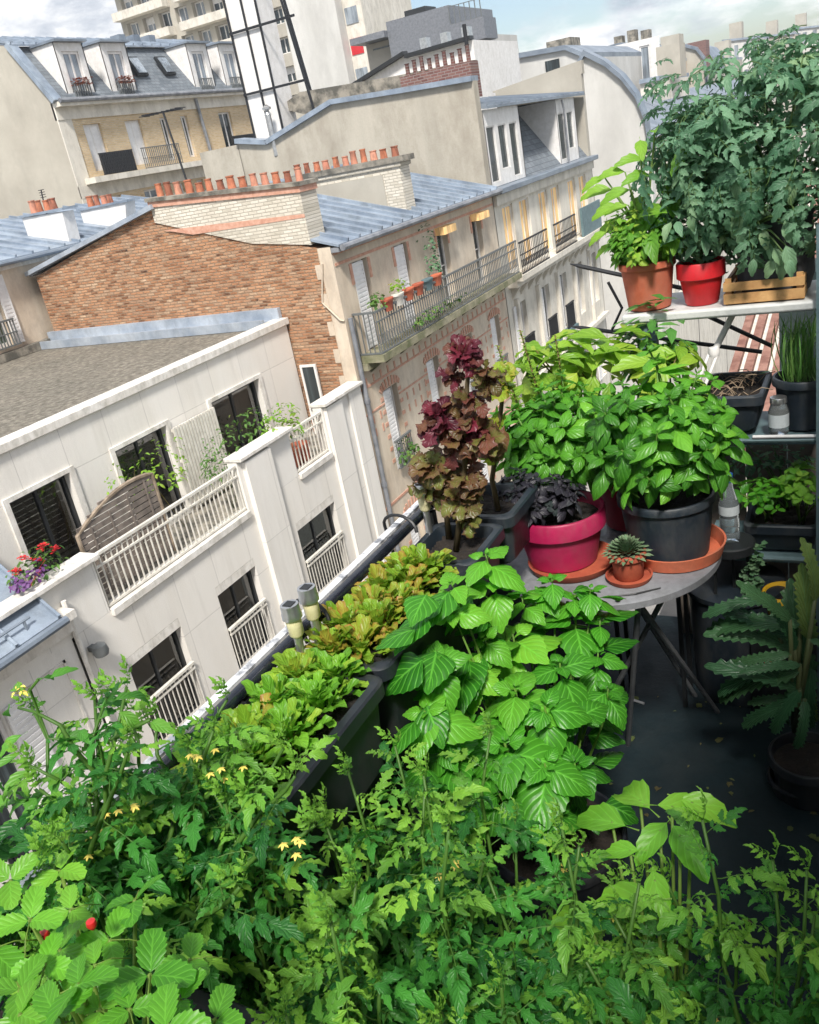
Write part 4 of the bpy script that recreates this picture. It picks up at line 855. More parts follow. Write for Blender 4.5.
q = P('Y', 20.2, 43, 205); qt = P('Y', 20.2, 41, 190); m = M().tube([tuple(q - np.array([0, 0, .4])), tuple(qt)], .02, 6)
for k in range(4): z = qt[2] - .07 * k; m.bar((qt[0] - .12, 20.2, z), (qt[0] + .12, 20.2, z), .02)
m.build('mast', MT['black_iron'], t)
t = thing('roof_aerial', 'tall rake shaped black aerial behind the pale brick chimney', 'aerial', (-20, 24, -1))
p0, p1 = P('Y', 24, 187, 178), P('Y', 24, 163, 112); m = M().tube([tuple(p0 - np.array([0, 0, .5])), tuple(p1)], .035, 6)
m.bar(tuple(p1 + np.array([-.9, 0, .05])), tuple(p1 + np.array([.8, 0, -.05])), .04)
for k in range(9): x = -.8 + k * .19; m.bar((p1[0] + x, 23.75, p1[2]), (p1[0] + x, 24.25, p1[2]), .025)
m.build('mast', MT['black_iron'], t)

# ------------------------------------------------------------------ concrete tower block, far
TY = 95.0
b = thing('tower_block', 'pale concrete high rise with ribbon balconies and a blank white stair shaft', 'building', (-55, 98, -21.2))
def tp(x, y, Y=TY): return P('Y', Y, x, y)
xl, xm, xk, xr2 = tp(120, 20)[0], tp(232, 60)[0], tp(300, 60)[0], tp(352, 60)[0]; zt = tp(250, -140)[2]
m = M(); hs = []
zz = tp(300, 110)[2] - 15; fl = 3.0
while zz < zt - 3:
    n = 9
    for k in range(n):
        xa_ = xl + .8 + k * (xk - xl - 1) / n; hs.append((xa_, xa_ + (xk - xl) / n * .66, zz, zz + 1.7))
    zz += fl
facade(m, 'Y', TY, -1, xl, xk, -21, zt, hs, .8); m.box(xl, xk, TY + 1.5, TY + 12, -21, zt); m.build('wall', MT['greywall'], b)
n_w = 0
for h in hs:
    if h[2] < -2 or h[2] > 24: continue
    n_w += 1
    if n_w > 96: break
    window(b, 'Y', TY, -1, *h, .7, 'white_paint', 'glass_pale' if (n_w * 7) % 3 else 'glass', .16, 1, blind=.35 if n_w % 4 == 0 else 0)
m = M(); zz = hs[0][2]
while zz < zt - 3: m.box(xl, xl + (xk - xl) * .33, TY - 1.3, TY - .01, zz - 1.0, zz - .1); m.box(xl + (xk - xl) * .40, xl + (xk - xl) * .86, TY - 1.3, TY - .01, zz - 1.0, zz - .1); zz += fl
m.build('balcony_front', MT['lime'], b)
M().box(xk + .02, xr2, TY - 1.5, TY + 12, -21, zt - .5).build('stair_shaft', MT['palewall'], b)
m = M(); zs = []; facade(m, 'X', xr2 + 2.6, 1, TY - .5, TY + 12, -21, zt - 1, [], .3); m.box(xr2 + .02, xr2 + 2.59, TY, TY + 12, -21, zt - 1); m.build('side_wing', MT['lime'], b)
for k in range(10):
    z = tp(355, 55)[2] - 9 + k * 3; M().box(xr2 + .2, xr2 + 1.7, TY - .08, TY - .01, z, z + 1.6).build('red_shutter', MT['red'] if k % 2 else MT['glass_pale'], b)

# ------------------------------------------------------------------ grey block and white rooftop, middle distance
b = thing('grey_rooftop_block', 'boxy grey modern block with terraces on the skyline', 'building', (-30, 70, -21.2))
Yg = 68.0
def rect(Y, x0, y0, x1, y1): A, B_ = P('Y', Y, x0, y0), P('Y', Y, x1, y1); return min(A[0], B_[0]), max(A[0], B_[0]), min(A[2], B_[2]), max(A[2], B_[2])
x0, x1, z0, z1 = rect(Yg, 392, 60, 448, 5); M().box(x0, x1, Yg, Yg + 9, z0 - 20, z1).build('wall', MT['grey_plastic'], b)
x2, x3, z2, z3 = rect(Yg, 362, 58, 400, 27); M().box(x2, x0 - .01, Yg + 1, Yg + 8, z2 - 20, z3 - .5).build('side_block', MT['greywall'], b); M().box(x2 - .5, x0 - .01, Yg - .6, Yg + 8, z3 - .45, z3).build('canopy', MT['grey_plastic'], b)
x4, x5, z4, z5 = rect(Yg, 448, 48, 478, 18); M().box(x1 + .01, x5, Yg + 2, Yg + 8, z4 - 20, z5 - 1).build('end_block', MT['palewall'], b); M().box(x1 + .01, x5 + .6, Yg - .5, Yg + 2, z4, z4 + 1.4).build('terrace_front', MT['grey_plastic'], b)
railing(b, 'Y', Yg - .4, x1 + .1, x5 + .5, z4 + 1.4, z4 + 2.6, 'grey_iron', .4, .06)
M().box(x0 + 1.2, x0 + 3, Yg + 1, Yg + 3, z1, z1 + .5).build('roof_plant', MT['frame_dark'], b)
M().box(x2 + .6, x2 + 2.4, Yg + .93, Yg + .99, z2 + .5, z3 - 1).build('window', MT['glass'], b)
M().box(x2 + 3, x2 + 4.4, Yg + .93, Yg + .99, z2 + .5, z3 - 1).build('window', MT['glass_pale'], b)
b = thing('white_penthouse', 'white rooftop house with dark parapet line beside the purple brick chimney', 'building', (-22, 45, -21.2))
Yw = 42.0; x0, x1, z0, z1 = rect(Yw, 357, 95, 408, 62); x2, x3, z2, z3 = rect(Yw, 408, 80, 474, 50)
M().prism([(x0, Yw, z0 - 16), (x3, Yw, z0 - 16), (x3, Yw, z2 + 1.0), (x1, Yw, z2 + .9), (x1 - .2, Yw, z1 + .3), (x0, Yw, z1 - .5)], (0, 6, 0)).build('wall', MT['white_paint'], b)
m = M(); m.bar((x1, Yw - .1, z2 + 1.0), (x3, Yw - .1, z2 + 1.1), .5, .16); m.bar((x0 - .1, Yw - .1, z1 - .45), (x1, Yw - .1, z1 + .4), .5, .16); m.build('parapet_cap', MT['frame_dark'], b)
for k in range(3): x = x1 + .3 + k * 1.1; M().box(x, x + .35, Yw + 1, Yw + 1.5, z2 + 1, z2 + 1.7).build('roof_vent', MT['steel'], b)

# ------------------------------------------------------------------ far houses to the right
def far_house(label, Y, pts, depth, wall, roofm, extra=None, name='far_house'):
    A = [tuple(P('Y', Y, *p)) for p in pts]; zb = -21; cx = sum(a[0] for a in A) / len(A)
    t = thing(name, label, 'building', (cx, Y + depth / 2, zb)); xs = [a[0] for a in A]
    M().prism([(min(xs), Y, zb), (max(xs), Y, zb)] + sorted(A, key=lambda a: -a[0]), (0, depth, 0)).build('wall', MT[wall], t)
    m = M(); s_ = sorted(A, key=lambda a: a[0])
    for a, c in zip(s_[:-1], s_[1:]):
        if abs(c[0] - a[0]) > .05: m.prism([(a[0], Y - .2, a[2]), (c[0], Y - .2, c[2]), (c[0], Y - .2, c[2] + .25), (a[0], Y - .2, a[2] + .25)], (0, depth + .4, 0))
    m.build('roof', MT[roofm], t); return t, s_
t, s_ = far_house('pale house whose blind gable curves down to the street beyond the dormers', 44, [(571, 82), (585, 56), (605, 66), (622, 80), (636, 98), (645, 120), (650, 150)], .6, 'palewall', 'zinc_dark')
t, s_ = far_house('long pale block with dark flat roof edge behind the end wall', 52, [(484, 62), (520, 58), (566, 50), (583, 57)], 14, 'palewall', 'zinc_dark')
m = M(); q = P('Y', 51.9, 553, 72); m.box(q[0] - .4, q[0] + .4, 51.9, 51.99, q[2] - .5, q[2] + .6); m.build('window', MT['glass'], t)
q = P('Y', 55, 562, 46); M().box(q[0] - .6, q[0] + .8, 54, 56, q[2] - .8, q[2] + .3).build('chimney', MT['stone_dark'], t)
# domed mansard corner house
b = thing('corner_mansard_house', 'corner house with rounded blue zinc mansard and white dormers on the skyline', 'building', (-18, 72, -21))
A, B_ = P('Y', 70, 592, 60), P('Y', 70, 640, 60); zc = P('Y', 70, 610, 66)[2]; zr = P('Y', 70, 615, 44)[2]
M().box(A[0], B_[0], 70, 84, -21, zc).build('wall', MT['lime'], b)
cx = (A[0] + B_[0]) / 2; w = (B_[0] - A[0]) / 2
m = M(); n = 8; pr = [(A[0] - .3 + 0, zc)] + [(cx - (w + .3) * math.cos(pi * k / n * .5 + 0) , zc + (zr - zc) * math.sin(pi * k / n * .5)) for k in range(1, n + 1)] + [(cx + w * .3, zr), (B_[0] - .3, zr - .9), (B_[0] + .4, zc)]
m.prism([(x, 69.8, z) for x, z in pr], (0, 14.4, 0)); m.build('roof', MT['zinc_dark'], b)
m = M(); dh = []
for k in range(3): x = cx - 1.2 + k * 1.5; dh.append((x, x + .7, zc - 1.6, zc + .8))
facade(m, 'Y', 69.6, -1, cx - 1.7, cx + 3.2, zc - 2, zc + 1.2, dh, .15); d = m.build('dormer', MT['white_paint'], b)
for h in dh: window(d, 'Y', 69.6, -1, *h, .12, 'white_paint', 'glass_pale', .1, 0, name='dormer_window')
for k in range(3): M().box(cx - 1 + k * 1.0, cx - .4 + k * 1.0, 74, 75, zr, zr + .7 + .2 * (k % 2)).build('chimney', MT['stone_dark'], b)
for k in range(6): 
    x = A[0] + .6 + (k % 3) * 2.2; z = zc - 3.2 - 3 * (k // 3); M().box(x, x + 1, 69.93, 69.99, z, z + 1.8).build('window', MT['glass_pale'], b)
# round-topped gable and chimneys
t, s_ = far_house('dull stone house with round topped gable and two chimney blocks on the skyline', 90, [(664, 104), (664, 66), (672, 54), (684, 47), (696, 50), (704, 60), (708, 75), (708, 104)], 12, 'greywall', 'zinc_dark')
for x, y in ((671, 44), (697, 42)): q = P('Y', 92, x, y); M().box(q[0] - .9, q[0] + .9, 91, 93, q[2] - 4, q[2]).build('chimney', MT['brick_purple'], t)
for i, (a, lab, wl) in enumerate((((648, 62, 664, 100, 80), 'narrow cream house front between the corner mansard and the round gable', 'cream'), ((706, 60, 730, 100, 110), 'low grey roofed house right of the round gable', 'greywall'), ((722, 38, 760, 80, 130), 'pale blocky skyline building with stepped top behind the tomato leaves', 'palewall'), ((760, 34, 795, 80, 150), 'wide pale skyline block second from the right', 'greywall'), ((790, 26, 830, 80, 160), 'pale skyline block at the right edge above the tomato plant', 'palewall'), ((640, 80, 660, 140, 62), 'small lime washed house low beside the curved gable', 'lime'))):
    x0, y0, x1, y1, Y = a; t, s_ = far_house(lab, Y, [(x0, y0 + 4), (x1, y0)], 10, wl, 'zinc')
    q0, q1 = s_[0], s_[-1]
    for r_ in range(3):
        for c_i in range(4):
            x = q0[0] + (q1[0] - q0[0]) * (c_i + .3) / 4; z = q0[2] - 2.2 - r_ * 3; wd = (q1[0] - q0[0]) / 4 * .4; M().box(x, x + wd, Y - .06, Y - .01, z, z + 1.5).build('window', MT['glass_pale'], t)
    M().box(q0[0] + .5, q0[0] + 2, Y + 3, Y + 5, q0[2], q0[2] + 2).build('chimney', MT['greywall'], t)
# a line of further houses closing the far end and the street behind the plants
for k in range(7):
    Y = 36.2 + k * 11; x = -10.0 - (.3 if k else 2.5)
    if k == 0: continue
    t = thing('street_house', ['', 'cream street house just past the curved gable', 'second cream street house past the curved gable', 'third street house past the curved gable', 'fourth street house past the curved gable', 'fifth street house past the curved gable', 'last street house at the end of the row'][k], 'building', (x - 5, Y + 5.4, -21.2))
    hs = [(Y + .9 + j * 2.1, Y + 1.9 + j * 2.1, z, z + 1.9) for j in range(5) for z in (-4.5, -7.6, -10.7)]
    m = M(); facade(m, 'X', x, 1, Y, Y + 10.8, -21.2, -1.8, hs, .2); m.box(x - 9, x - .6, Y, Y + 10.8, -21, -2); m.build('wall', MT['lime'], t)
    m = M(); m.prism([(x + .2, Y, -1.8), (x - 3, Y, .2), (x - 9, Y, .2), (x - 9, Y, -1.8)], (0, 10.8, 0)); m.build('roof', MT['zinc_dark'], t)
    for h in hs[:9]: window(t, 'X', x, 1, *h, .15, 'white_paint', 'glass', .09, 1)
# our side of the street, further along: the low red tiled roof glimpsed under the top shelf
t = thing('tiled_roof_house', 'neighbouring house with striped terracotta tile roof seen below the top shelf', 'building', (0, 14, -21))
M().box(-1.5, 9, 9.2, 20, -21, -3.6).build('wall', MT['lime'], t)
m = M(); m.prism([(-1.6, 9.0, -3.6), (9, 9.0, -3.6), (9, 20, -1.9), (-1.6, 20, -1.9)], (0, 0, .06)); m.build('roof', MT['rail_white'], t)
m = M()
for k in range(64): x = -1.55 + k * .165; m.bar((x, 9.0, -3.5), (x, 20, -1.8), .1, .08)
m.build('roof_tiles', MT['tile_brown'], t)
t = thing('party_wall', 'dark neighbouring party wall glimpsed right of the striped tile roof', 'wall', (1.5, 4, -10))
M().box(-.37, 4, 3.9, 4.2, -12, -.75).build('wall', MT['teal_dark'], t)
#PART3
# ------------------------------------------------------------------ our balcony
FZ = -1.8
tag(M().box(-1.0, .5, -1.5, 2.9, FZ - .25, FZ).build('balcony_floor', MT['floor']), kind='structure')
b = thing('own_building', 'our own building with its rendered wall to the right of the balcony', 'building', (2, 0, -21.2))
M().box(-.98, 6, -14, 2.92, -21.2, FZ - .26).build('lower_wall', MT['cream'], b)
m = M(); facade(m, 'X', .52, -1, -14, 5, FZ - .2, 1.3, [(.2, 1.3, FZ + .02, .3)], .2); m.box(.78, 6, -14, 5, FZ - .25, 1.3); m.build('balcony_wall', MT['greywall'], b)
window(b, 'X', .52, -1, .2, 1.3, FZ + .02, .3, .15, 'white_paint', 'glass', .07, 1, name='french_window')
b = thing('balcony_railing', 'glossy black handrail on short posts above the parapet', 'railing')
M().tube([(-.966, -1.5, -.812), (-.966, 1.76, -.812)], .0135, 14).build('handrail', MT['rail_black'], b, smooth=True)
M().box(-.998, -.981, -1.5, 1.76, -.806, -.800).build('sheen_strip', MT['rail_sheen'], b)  # pale strip painted in for the bright sheen along the handrail top
m = M(); m.box(-.972, -.958, 1.76, 2.9, -.96, -.94); m.box(-.99, -.972, -1.5, 1.76, -.822, -.816); m.build('lower_rail', MT['black_iron'], b)
for k in range(9): M().box(-.975, -.955, -1.4 + k * .39, -1.38 + k * .39, FZ, -.826).build('post', MT['black_iron'], b)
m = M()
for k in range(28): y = -1.3 + k * .15; m.box(-.97, -.96, y, y + .01, FZ + .1, -.962)
m.box(-.972, -.958, -1.5, 1.755, -.962, -.95)
m.build('bars', MT['black_iron'], b)
b = thing('balcony_screen', 'dark board screen fixed inside the railing bars below the planters', 'screen')
M().box(-.956, -.948, -1.5, 2.9, FZ, -1.03).build('board', MT['teal_dark'], b)
# hose clips over the handrail
for k, (y, lab) in enumerate(((1.17, 'thin black hose looped over the handrail beside the solar lamps'), (1.56, 'black cable loop over the handrail beside the far lettuce planter'))):
    t = thing('hose_loop', lab, 'hose', (-.96, y, -.8)); r_ = .035
    M().tube([(-.965 + .05 * math.cos(a / 10 * pi), y + .03 * a / 10, -.80 + .035 * math.sin(a / 10 * pi)) for a in range(11)] + [(-1.01, y + .035, -.88)], .004, 6).build('hose', MT['rubber'], t, smooth=True)
def trough(label, x0, x1, y0, y1, zt, h, mat='navy_plastic', group=None, taper=.018, soil='soil', name='planter', rim=.014):
    t = thing(name, label, 'planter', ((x0 + x1) / 2, (y0 + y1) / 2, zt - h), group)
    def ring(a, z, rr=.025):
        pts = []
        for cx, cy, s0 in ((x1 - a - rr, y1 - a - rr, 0), (x0 + a + rr, y1 - a - rr, 1), (x0 + a + rr, y0 + a + rr, 2), (x1 - a - rr, y0 + a + rr, 3)):
            for q in range(5): an = (s0 + q / 4) * pi / 2; pts.append((cx + rr * math.cos(an), cy + rr * math.sin(an), z))
        return pts
    rings = [ring(taper + .02, zt - h), ring(taper, zt - h + .02), ring(.006, zt - .03), ring(-.004, zt - .028), ring(-.004, zt - .004), ring(.0, zt), ring(rim, zt), ring(rim + .002, zt - .006), ring(rim + .006, zt - .05)]
    m = M(); n = 20; vs = sum(rings, []); fs = [(i * n + j, i * n + (j + 1) % n, (i + 1) * n + (j + 1) % n, (i + 1) * n + j) for i in range(len(rings) - 1) for j in range(n)]; fs.append(tuple(range(n))[::-1]); m.add(vs, fs)
    m.build('tub', MT[mat], t, smooth=True)
    s = M(); nx, ny = 8, 24; r = random.Random(int(y0 * 100)); vs = []
    for i in range(nx + 1):
        for j in range(ny + 1): vs.append((x0 + rim + .008 + (x1 - x0 - 2 * rim - .016) * i / nx, y0 + rim + .008 + (y1 - y0 - 2 * rim - .016) * j / ny, zt - .028 + r.uniform(-.006, .006)))
    s.add(vs, [(i * (ny + 1) + j, (i + 1) * (ny + 1) + j, (i + 1) * (ny + 1) + j + 1, i * (ny + 1) + j + 1) for i in range(nx) for j in range(ny)]); s.build('soil', MT[soil], t, smooth=True)
    return t
trough('long black planter of green lettuce nearer to the camera', -.935, -.745, .52, 1.065, -.83, .19, 'black_plastic', 'long black planters inside the handrail')
trough('long black planter of reddish lettuce nearer to the far corner', -.935, -.755, 1.085, 1.475, -.83, .19, 'black_plastic', 'long black planters inside the handrail')
trough('black planter at the left edge hidden under the tomato leaves', -.935, -.745, -.1, .5, -.83, .19, 'black_plastic', 'long black planters inside the handrail')
trough('small square dark planter holding the tall purple lettuce', -.935, -.76, 1.50, 1.70, -.84, .15, 'navy_plastic', 'square planters at the balcony corner')
trough('small square dark planter behind the one with purple lettuce', -.925, -.75, 1.715, 1.92, -.83, .15, 'navy_plastic', 'square planters at the balcony corner')
def lettuce(label, base, n, leaf, mat, seed, tmpl=None, group=None, spread=.3, tint=(.1, 1), lift=0):
    r = random.Random(seed); t = thing('lettuce', label, 'lettuce', base, group); bf = Buf(); tmpl = tmpl or LETT; base = (base[0], base[1], base[2])
    for k in range(n):
        az = k * 2.4 + rv(-.3, .3, r); q = k / n; el = .62 + .75 * q + rv(-.35, .3, r); rr = .042 * (1 - q) ** .5 * rv(.2, 1.2, r)
        bf.put(tmpl[r.randrange(len(tmpl))], rotmat(sph(az, el), (math.cos(az) * -.4, math.sin(az) * -.4, 1)), (math.cos(az) * rr, math.sin(az) * rr, q * .02 + lift), leaf * rv(.7, 1.2, r), (rv(*tint, r), r.random() if r.random() < spread else .05))
    bf.build('foliage', mat, t); return t
ordn = ['first', 'second', 'third', 'fourth', 'fifth', 'sixth', 'seventh', 'eighth', 'ninth', 'tenth']
for k in range(10):
    row = k % 2; lettuce('red edged lettuce, %s from the far corner in the %s row of the far planter' % (ordn[k // 2], ['railing', 'inner'][row]), (-.885 + .05 * row + rv(-.01, .01), 1.42 - (k // 2) * .075 + .02 * row, -.842), 56, .047, L['lettuce'], 60 + k, group='lettuces in the far long planter', spread=.65)
for k in range(12):
    row = k % 2; lettuce('green lettuce, %s from the lamps in the %s row of the near planter' % (ordn[k // 2], ['railing', 'inner'][row]), (-.885 + .05 * row + rv(-.01, .01), 1.02 - (k // 2) * .082 + .02 * row, -.842), 56, .050, L['lettuce_green'] if k % 4 else L['lettuce'], 80 + k, group='lettuces in the near long planter', spread=.3)
# bolting purple lettuces
def bolt(label, base, axis, clumps, seed, mat, Y, bare=()):
    """bolted lettuce: a bare scarred stalk and ruffled leaves gathered in uneven clumps"""
    r = random.Random(seed); t = thing('bolted_lettuce', label, 'lettuce', base); bf = Buf(); bs = np.array(base)
    pts = [np.zeros(3)] + [P('Y', Y, x, y) - bs for x, y in axis]; n = len(pts); stem_mesh([pts], [[.0075 - .004 * i / n for i in range(n)]], 'stem', L['bolt'], t)
    for x, y, w, h, cnt, sz, hue in clumps:
        cen = P('Y', Y, x, y) - bs; sc = Y / 830
        for k in range(cnt):
            d = sph(rv(0, 6.28, r), math.asin(rv(-.8, 1, r))); p = cen + d * np.array([w * sc, w * sc * .7, h * sc]) * rv(.35, .9, r) 
            f = nrm(d + np.array([0, -.1, rv(-.7, .5, r)])); bf.put(RUFF[r.randrange(6)], rotmat(f, d + np.array([0, -.6, .7])), p - f * sz * .35, sz * rv(.6, 1.15, r), (rv(0, 1, r), min(1, max(0, hue + rv(-.35, .3, r)))))
    bf.build('foliage', mat, t); return t
bolt('tall bolting purple lettuce with bronze lower leaves in the square corner planter', (-.85, 1.61, -.868), ((462, 500), (466, 450), (466, 400), (470, 350)), ((464, 356, 17, 15, 34, .04, .0), (452, 378, 12, 10, 14, .035, .05), (487, 378, 14, 22, 26, .042, .6), (472, 400, 16, 12, 20, .04, .3), (440, 420, 24, 18, 50, .05, .05), (458, 445, 20, 22, 30, .05, .3), (482, 440, 22, 26, 44, .055, .55), (435, 468, 22, 18, 34, .055, .75), (465, 478, 22, 14, 34, .05, .6), (462, 500, 16, 14, 26, .045, .8), (470, 520, 12, 14, 20, .04, .9), (466, 430, 22, 30, 34, .05, .2)), 5, L['purple'], 1.62)
bolt('smaller bronze lettuce hanging over the outer side of the railing corner', (-.89, 1.66, -.868), ((445, 500), (432, 488)), ((428, 482, 15, 14, 24, .045, .95), (445, 494, 14, 10, 16, .04, .8)), 6, L['purple'], 1.66)
bolt('thin yellow green lettuce stalk in the rear square planter', (-.82, 1.81, -.858), ((492, 480), (500, 420), (505, 370)), ((500, 385, 16, 24, 30, .05, .3), (490, 440, 14, 20, 20, .05, .4)), 8, L['lettuce'], 1.83)
for k, (x, y, xx) in enumerate(((520, 330, -.78), (555, 335, -.74), (497, 345, -.84))):
    tp_ = P('Y', 2.2, x, y); t = thing('seed_stalk', ['tall yellow green seed stalk between the purple lettuce and the basil', 'thin knobbly seed stalk above the basil tops', 'leftmost slender seed stalk beside the purple lettuce'][k], 'stalk', (xx, 2.2, -.95))
    bf = Buf(); top = tp_ - np.array([xx, 2.2, -.95]); stem_mesh([[(0, 0, 0), tuple(top * .5), tuple(top)]], [[.004, .003, .002]], 'stem', L['lime'], t)
    for q in range(60): s_ = .45 + .55 * q / 60; bf.put(SMALL[q % 4], rotmat(sph(q * 2.4, .5), (0, 0, 1)), top * s_, .03 * (1.3 - s_), (rv(0, 1), rv(0, .6)))
    bf.build('foliage', L['lime'], t)
# solar lamps
def solar(label, x, y, zt, lean=(0, 0)):
    t = thing('solar_lamp', label, 'lamp', (x, y, zt - .33), group='solar garden lamps along the handrail'); r = .0175
    M().tube([(x - lean[0], y - lean[1], zt - .33), (x, y, zt - .066)], .0085, 10).build('stake', MT['steel'], t, smooth=True)
    M().lathe(x, y, [(.009, zt - .068), (r * .80, zt - .062), (r * .86, zt - .030)], 20).build('diffuser', MT['lamp_diff'], t, smooth=True)
    c = M().lathe(x, y, [(r * .9, zt - .0295), (r * 1.08, zt - .028), (r * 1.08, zt - .018), (r, zt - .015), (r, zt - .002), (r * .96, zt), (r * .1, zt)], 24).build('cap', MT['steel'], t, smooth=True)
    M().box(x - .009, x + .009, y - .009, y + .009, zt - .0002, zt + .0012).build('solar_panel', MT['frame_dark'], c)
q = P('X', -.925, 289, 604); solar('steel capped solar lamp, left one of the leaning pair', q[0], q[1], q[2], (-.01, .03))
q = P('X', -.915, 306, 587); solar('steel capped solar lamp, right one of the leaning pair', q[0], q[1], q[2], (-.01, .03))
q = P('X', -.93, 421, 484); solar('lone solar lamp beside the purple lettuce at the railing corner', q[0], q[1], q[2], (-.005, .02))

# table and what stands on it
TZ = -1.08; tcx, tcy, tr_ = -.632, 2.05, .292
t = thing('bistro_table', 'round grey folding bistro table at the end of the balcony', 'table', (tcx, tcy, FZ))
M().lathe(tcx, tcy, [(tr_ - .004, TZ - .022), (tr_, TZ - .020), (tr_, TZ - .003), (tr_ - .004, TZ), (.001, TZ + .001)], 64).build('table_top', MT['table_top'], t, smooth=True)
for a, c in (((-.50, 1.88, TZ - .022), (-.605, 1.99, FZ)), ((-.45, 1.95, TZ - .022), (-.46, 2.3, FZ)), ((-.40, 1.98, TZ - .022), (-.50, 1.74, FZ + .05)), ((-.80, 2.2, TZ - .022), (-.72, 1.9, FZ)), ((-.7, 1.95, TZ - .022), (-.75, 2.3, FZ))):
    pass
la, lb = P('Z', TZ - .022, 641, 602), P('Z', FZ, 628, 745); lc, ld = P('Z', TZ - .022, 675, 597), P('Y', 2.05, 604, 725)
legs = [((-.50, 1.84, TZ - .022), tuple(lb)), ((-.44, 1.93, TZ - .022), (-.78, 2.10, FZ)), ((-.52, 1.86, TZ - .022), (-.42, 2.35, FZ)), ((-.72, 2.2, TZ - .022), (-.50, 2.42, FZ))]
for a, c in legs: M().tube([a, c], .0075, 8).build('leg', MT['table_leg'], t)
M().tube([(-.56, 2.02, -1.55), (-.70, 2.06, -1.55)], .004, 6).build('stretcher', MT['table_leg'], t)
def pot(name, label, cx, cy, z, rt, rb, h, mat, rimh=.03, rimo=.006, cat='pot', soil=True, ribs=0, group=None):
    t = thing(name, label, cat, (cx, cy, z), group)
    M().lathe(cx, cy, [(rb * .9, z), (rb, z + .004), (rt - rimo - .004, z + h - rimh), (rt - rimo, z + h - rimh), (rt, z + h - rimh + .003), (rt, z + h - .004), (rt - .003, z + h), (rt - .009, z + h), (rt - .012, z + h - .006), (rt - .016, z + h - .05)], 48).build('vessel', MT[mat], t, smooth=True)
    if soil:
        r = random.Random(int(rt * 1e4)); M().lathe(cx, cy, [(rt - .013, z + h - .03), (rt * .6, z + h - .024), (rt * .3, z + h - .03), (.002, z + h - .022)], 24, cap=False).build('soil', MT['soil'], t, smooth=True)
    return t
def saucer(label, cx, cy, z, r, mat, h=.022):
    t = thing('saucer', label, 'saucer', (cx, cy, z))
    M().lathe(cx, cy, [(r * .88, z), (r * .92, z + .003), (r, z + h), (r - .005, z + h), (r * .88, z + .008), (.002, z + .006)], 48).build('dish', MT[mat], t, smooth=True)
q = P('Z', -1.0, 560, 552); mcx, mcy = -.728, 1.975
saucer('dark crimson saucer under the magenta pot', mcx + .03, mcy - .02, TZ + .001, .115, 'terra_dirty')
pot('plant_pot', 'magenta plastic pot with dark leaved basil on the table', mcx, mcy, TZ + .008, .122, .09, .15, 'magenta', .05, .007)
pot('plant_pot', 'deep crimson pot at the back of the table behind magenta one', -.60, 2.225, TZ + .003, .10, .075, .18, 'crimson', .04)
bcx, bcy = -.465, 2.05
saucer('big orange saucer under the black basil pot', bcx + .012, bcy + .0, TZ + .001, .128, 'orange', .038)
pot('plant_pot', 'wide black plastic pot of bushy green basil on an orange saucer', bcx, bcy, TZ + .010, .122, .098, .165, 'navy_plastic', .022, .004)
scx, scy = -.535, 1.90
saucer('small terracotta saucer under the little succulent pot', scx, scy, TZ + .001, .058, 'terra_dirty', .014)
pot('plant_pot', 'small worn terracotta pot with a rosette succulent at the table front', scx, scy, TZ + .008, .047, .036, .072, 'terra_dirty', .018, .003)
t = thing('succulent', 'pale green rosette succulent in the small terracotta pot', 'succulent', (scx, scy, TZ + .058)); bf = Buf(); r = random.Random(3)
for k in range(120): az = k * 2.4; q = k / 120; bf.put(BIT[k % 4], rotmat(sph(az, .1 + 1.3 * q), (0, 0, 1)), (math.cos(az) * .034 * (1 - q), math.sin(az) * .034 * (1 - q), .012 + .02 * q), .032, (rv(.2, 1, r), .3 + .6 * r.random()))
bf.build('foliage', L['succ'], t)
t = thing('twig', 'dry dark twig lying on the table top before the small saucer', 'twig', (-.5, 1.82, TZ)); M().tube([(-.55, 1.805, TZ + .003), (-.5, 1.82, TZ + .006), (-.45, 1.86, TZ + .003)], .0018, 5).build('stick', MT['frame_dark'], t)
t = thing('olive_pit', 'dark round crumb on the front edge of the table', 'crumb', (-.535, 1.78, TZ)); M().lathe(-.535, 1.785, [(.001, TZ + .001), (.006, TZ + .004), (.007, TZ + .007), (.001, TZ + .013)], 10).build('body', MT['black_plastic'], t, smooth=True)
for ll, ss in (('green leafed basil bush rising behind the magenta pot', 0),):
    bush('basil_plant', ll, 'basil', (-.64, 2.2, -.92), tuple(P('Y', 2.12, 558, 446)), (.145, .12, .145), 120, .074, L['basil'], BAS, 21, stems=10, tints=(.15, 1))
bush('basil_plant', 'large glossy green basil bush in the black pot', 'basil', (bcx, bcy, -.93), tuple(P('Y', 2.04, 662, 448)), (.15, .14, .15), 125, .080, L['basil'], BAS, 22, stems=12, tints=(.1, 1))
bush('dark_basil_plant', 'almost black purple basil in the magenta pot', 'basil', (mcx, mcy, -.92), tuple(P('Y', 1.93, 533, 496)), (.095, .07, .05), 66, .048, L['dark_basil'], BAS, 23, stems=6)
bush('coleus_plant', 'yellow green broad leafed plant behind the two basil bushes', 'plant', (-.62, 2.34, -1.0), tuple(P('Y', 2.34, 585, 372)), (.22, .1, .075), 150, .095, L['lime'], POINT, 24, stems=8, tints=(.2, 1), alt=.3)
pot('plant_pot', 'dark pot behind the table holding the yellow green plant', -.62, 2.40, -1.25, .1, .08, .2, 'black_plastic', .02, group=None)
t = thing('plant_stand', 'dark stool behind the table carrying a plant pot', 'stool', (-.62, 2.40, FZ)); M().box(-.74, -.50, 2.34, 2.48, -1.28, -1.252).build('seat', MT['frame_dark'], t)
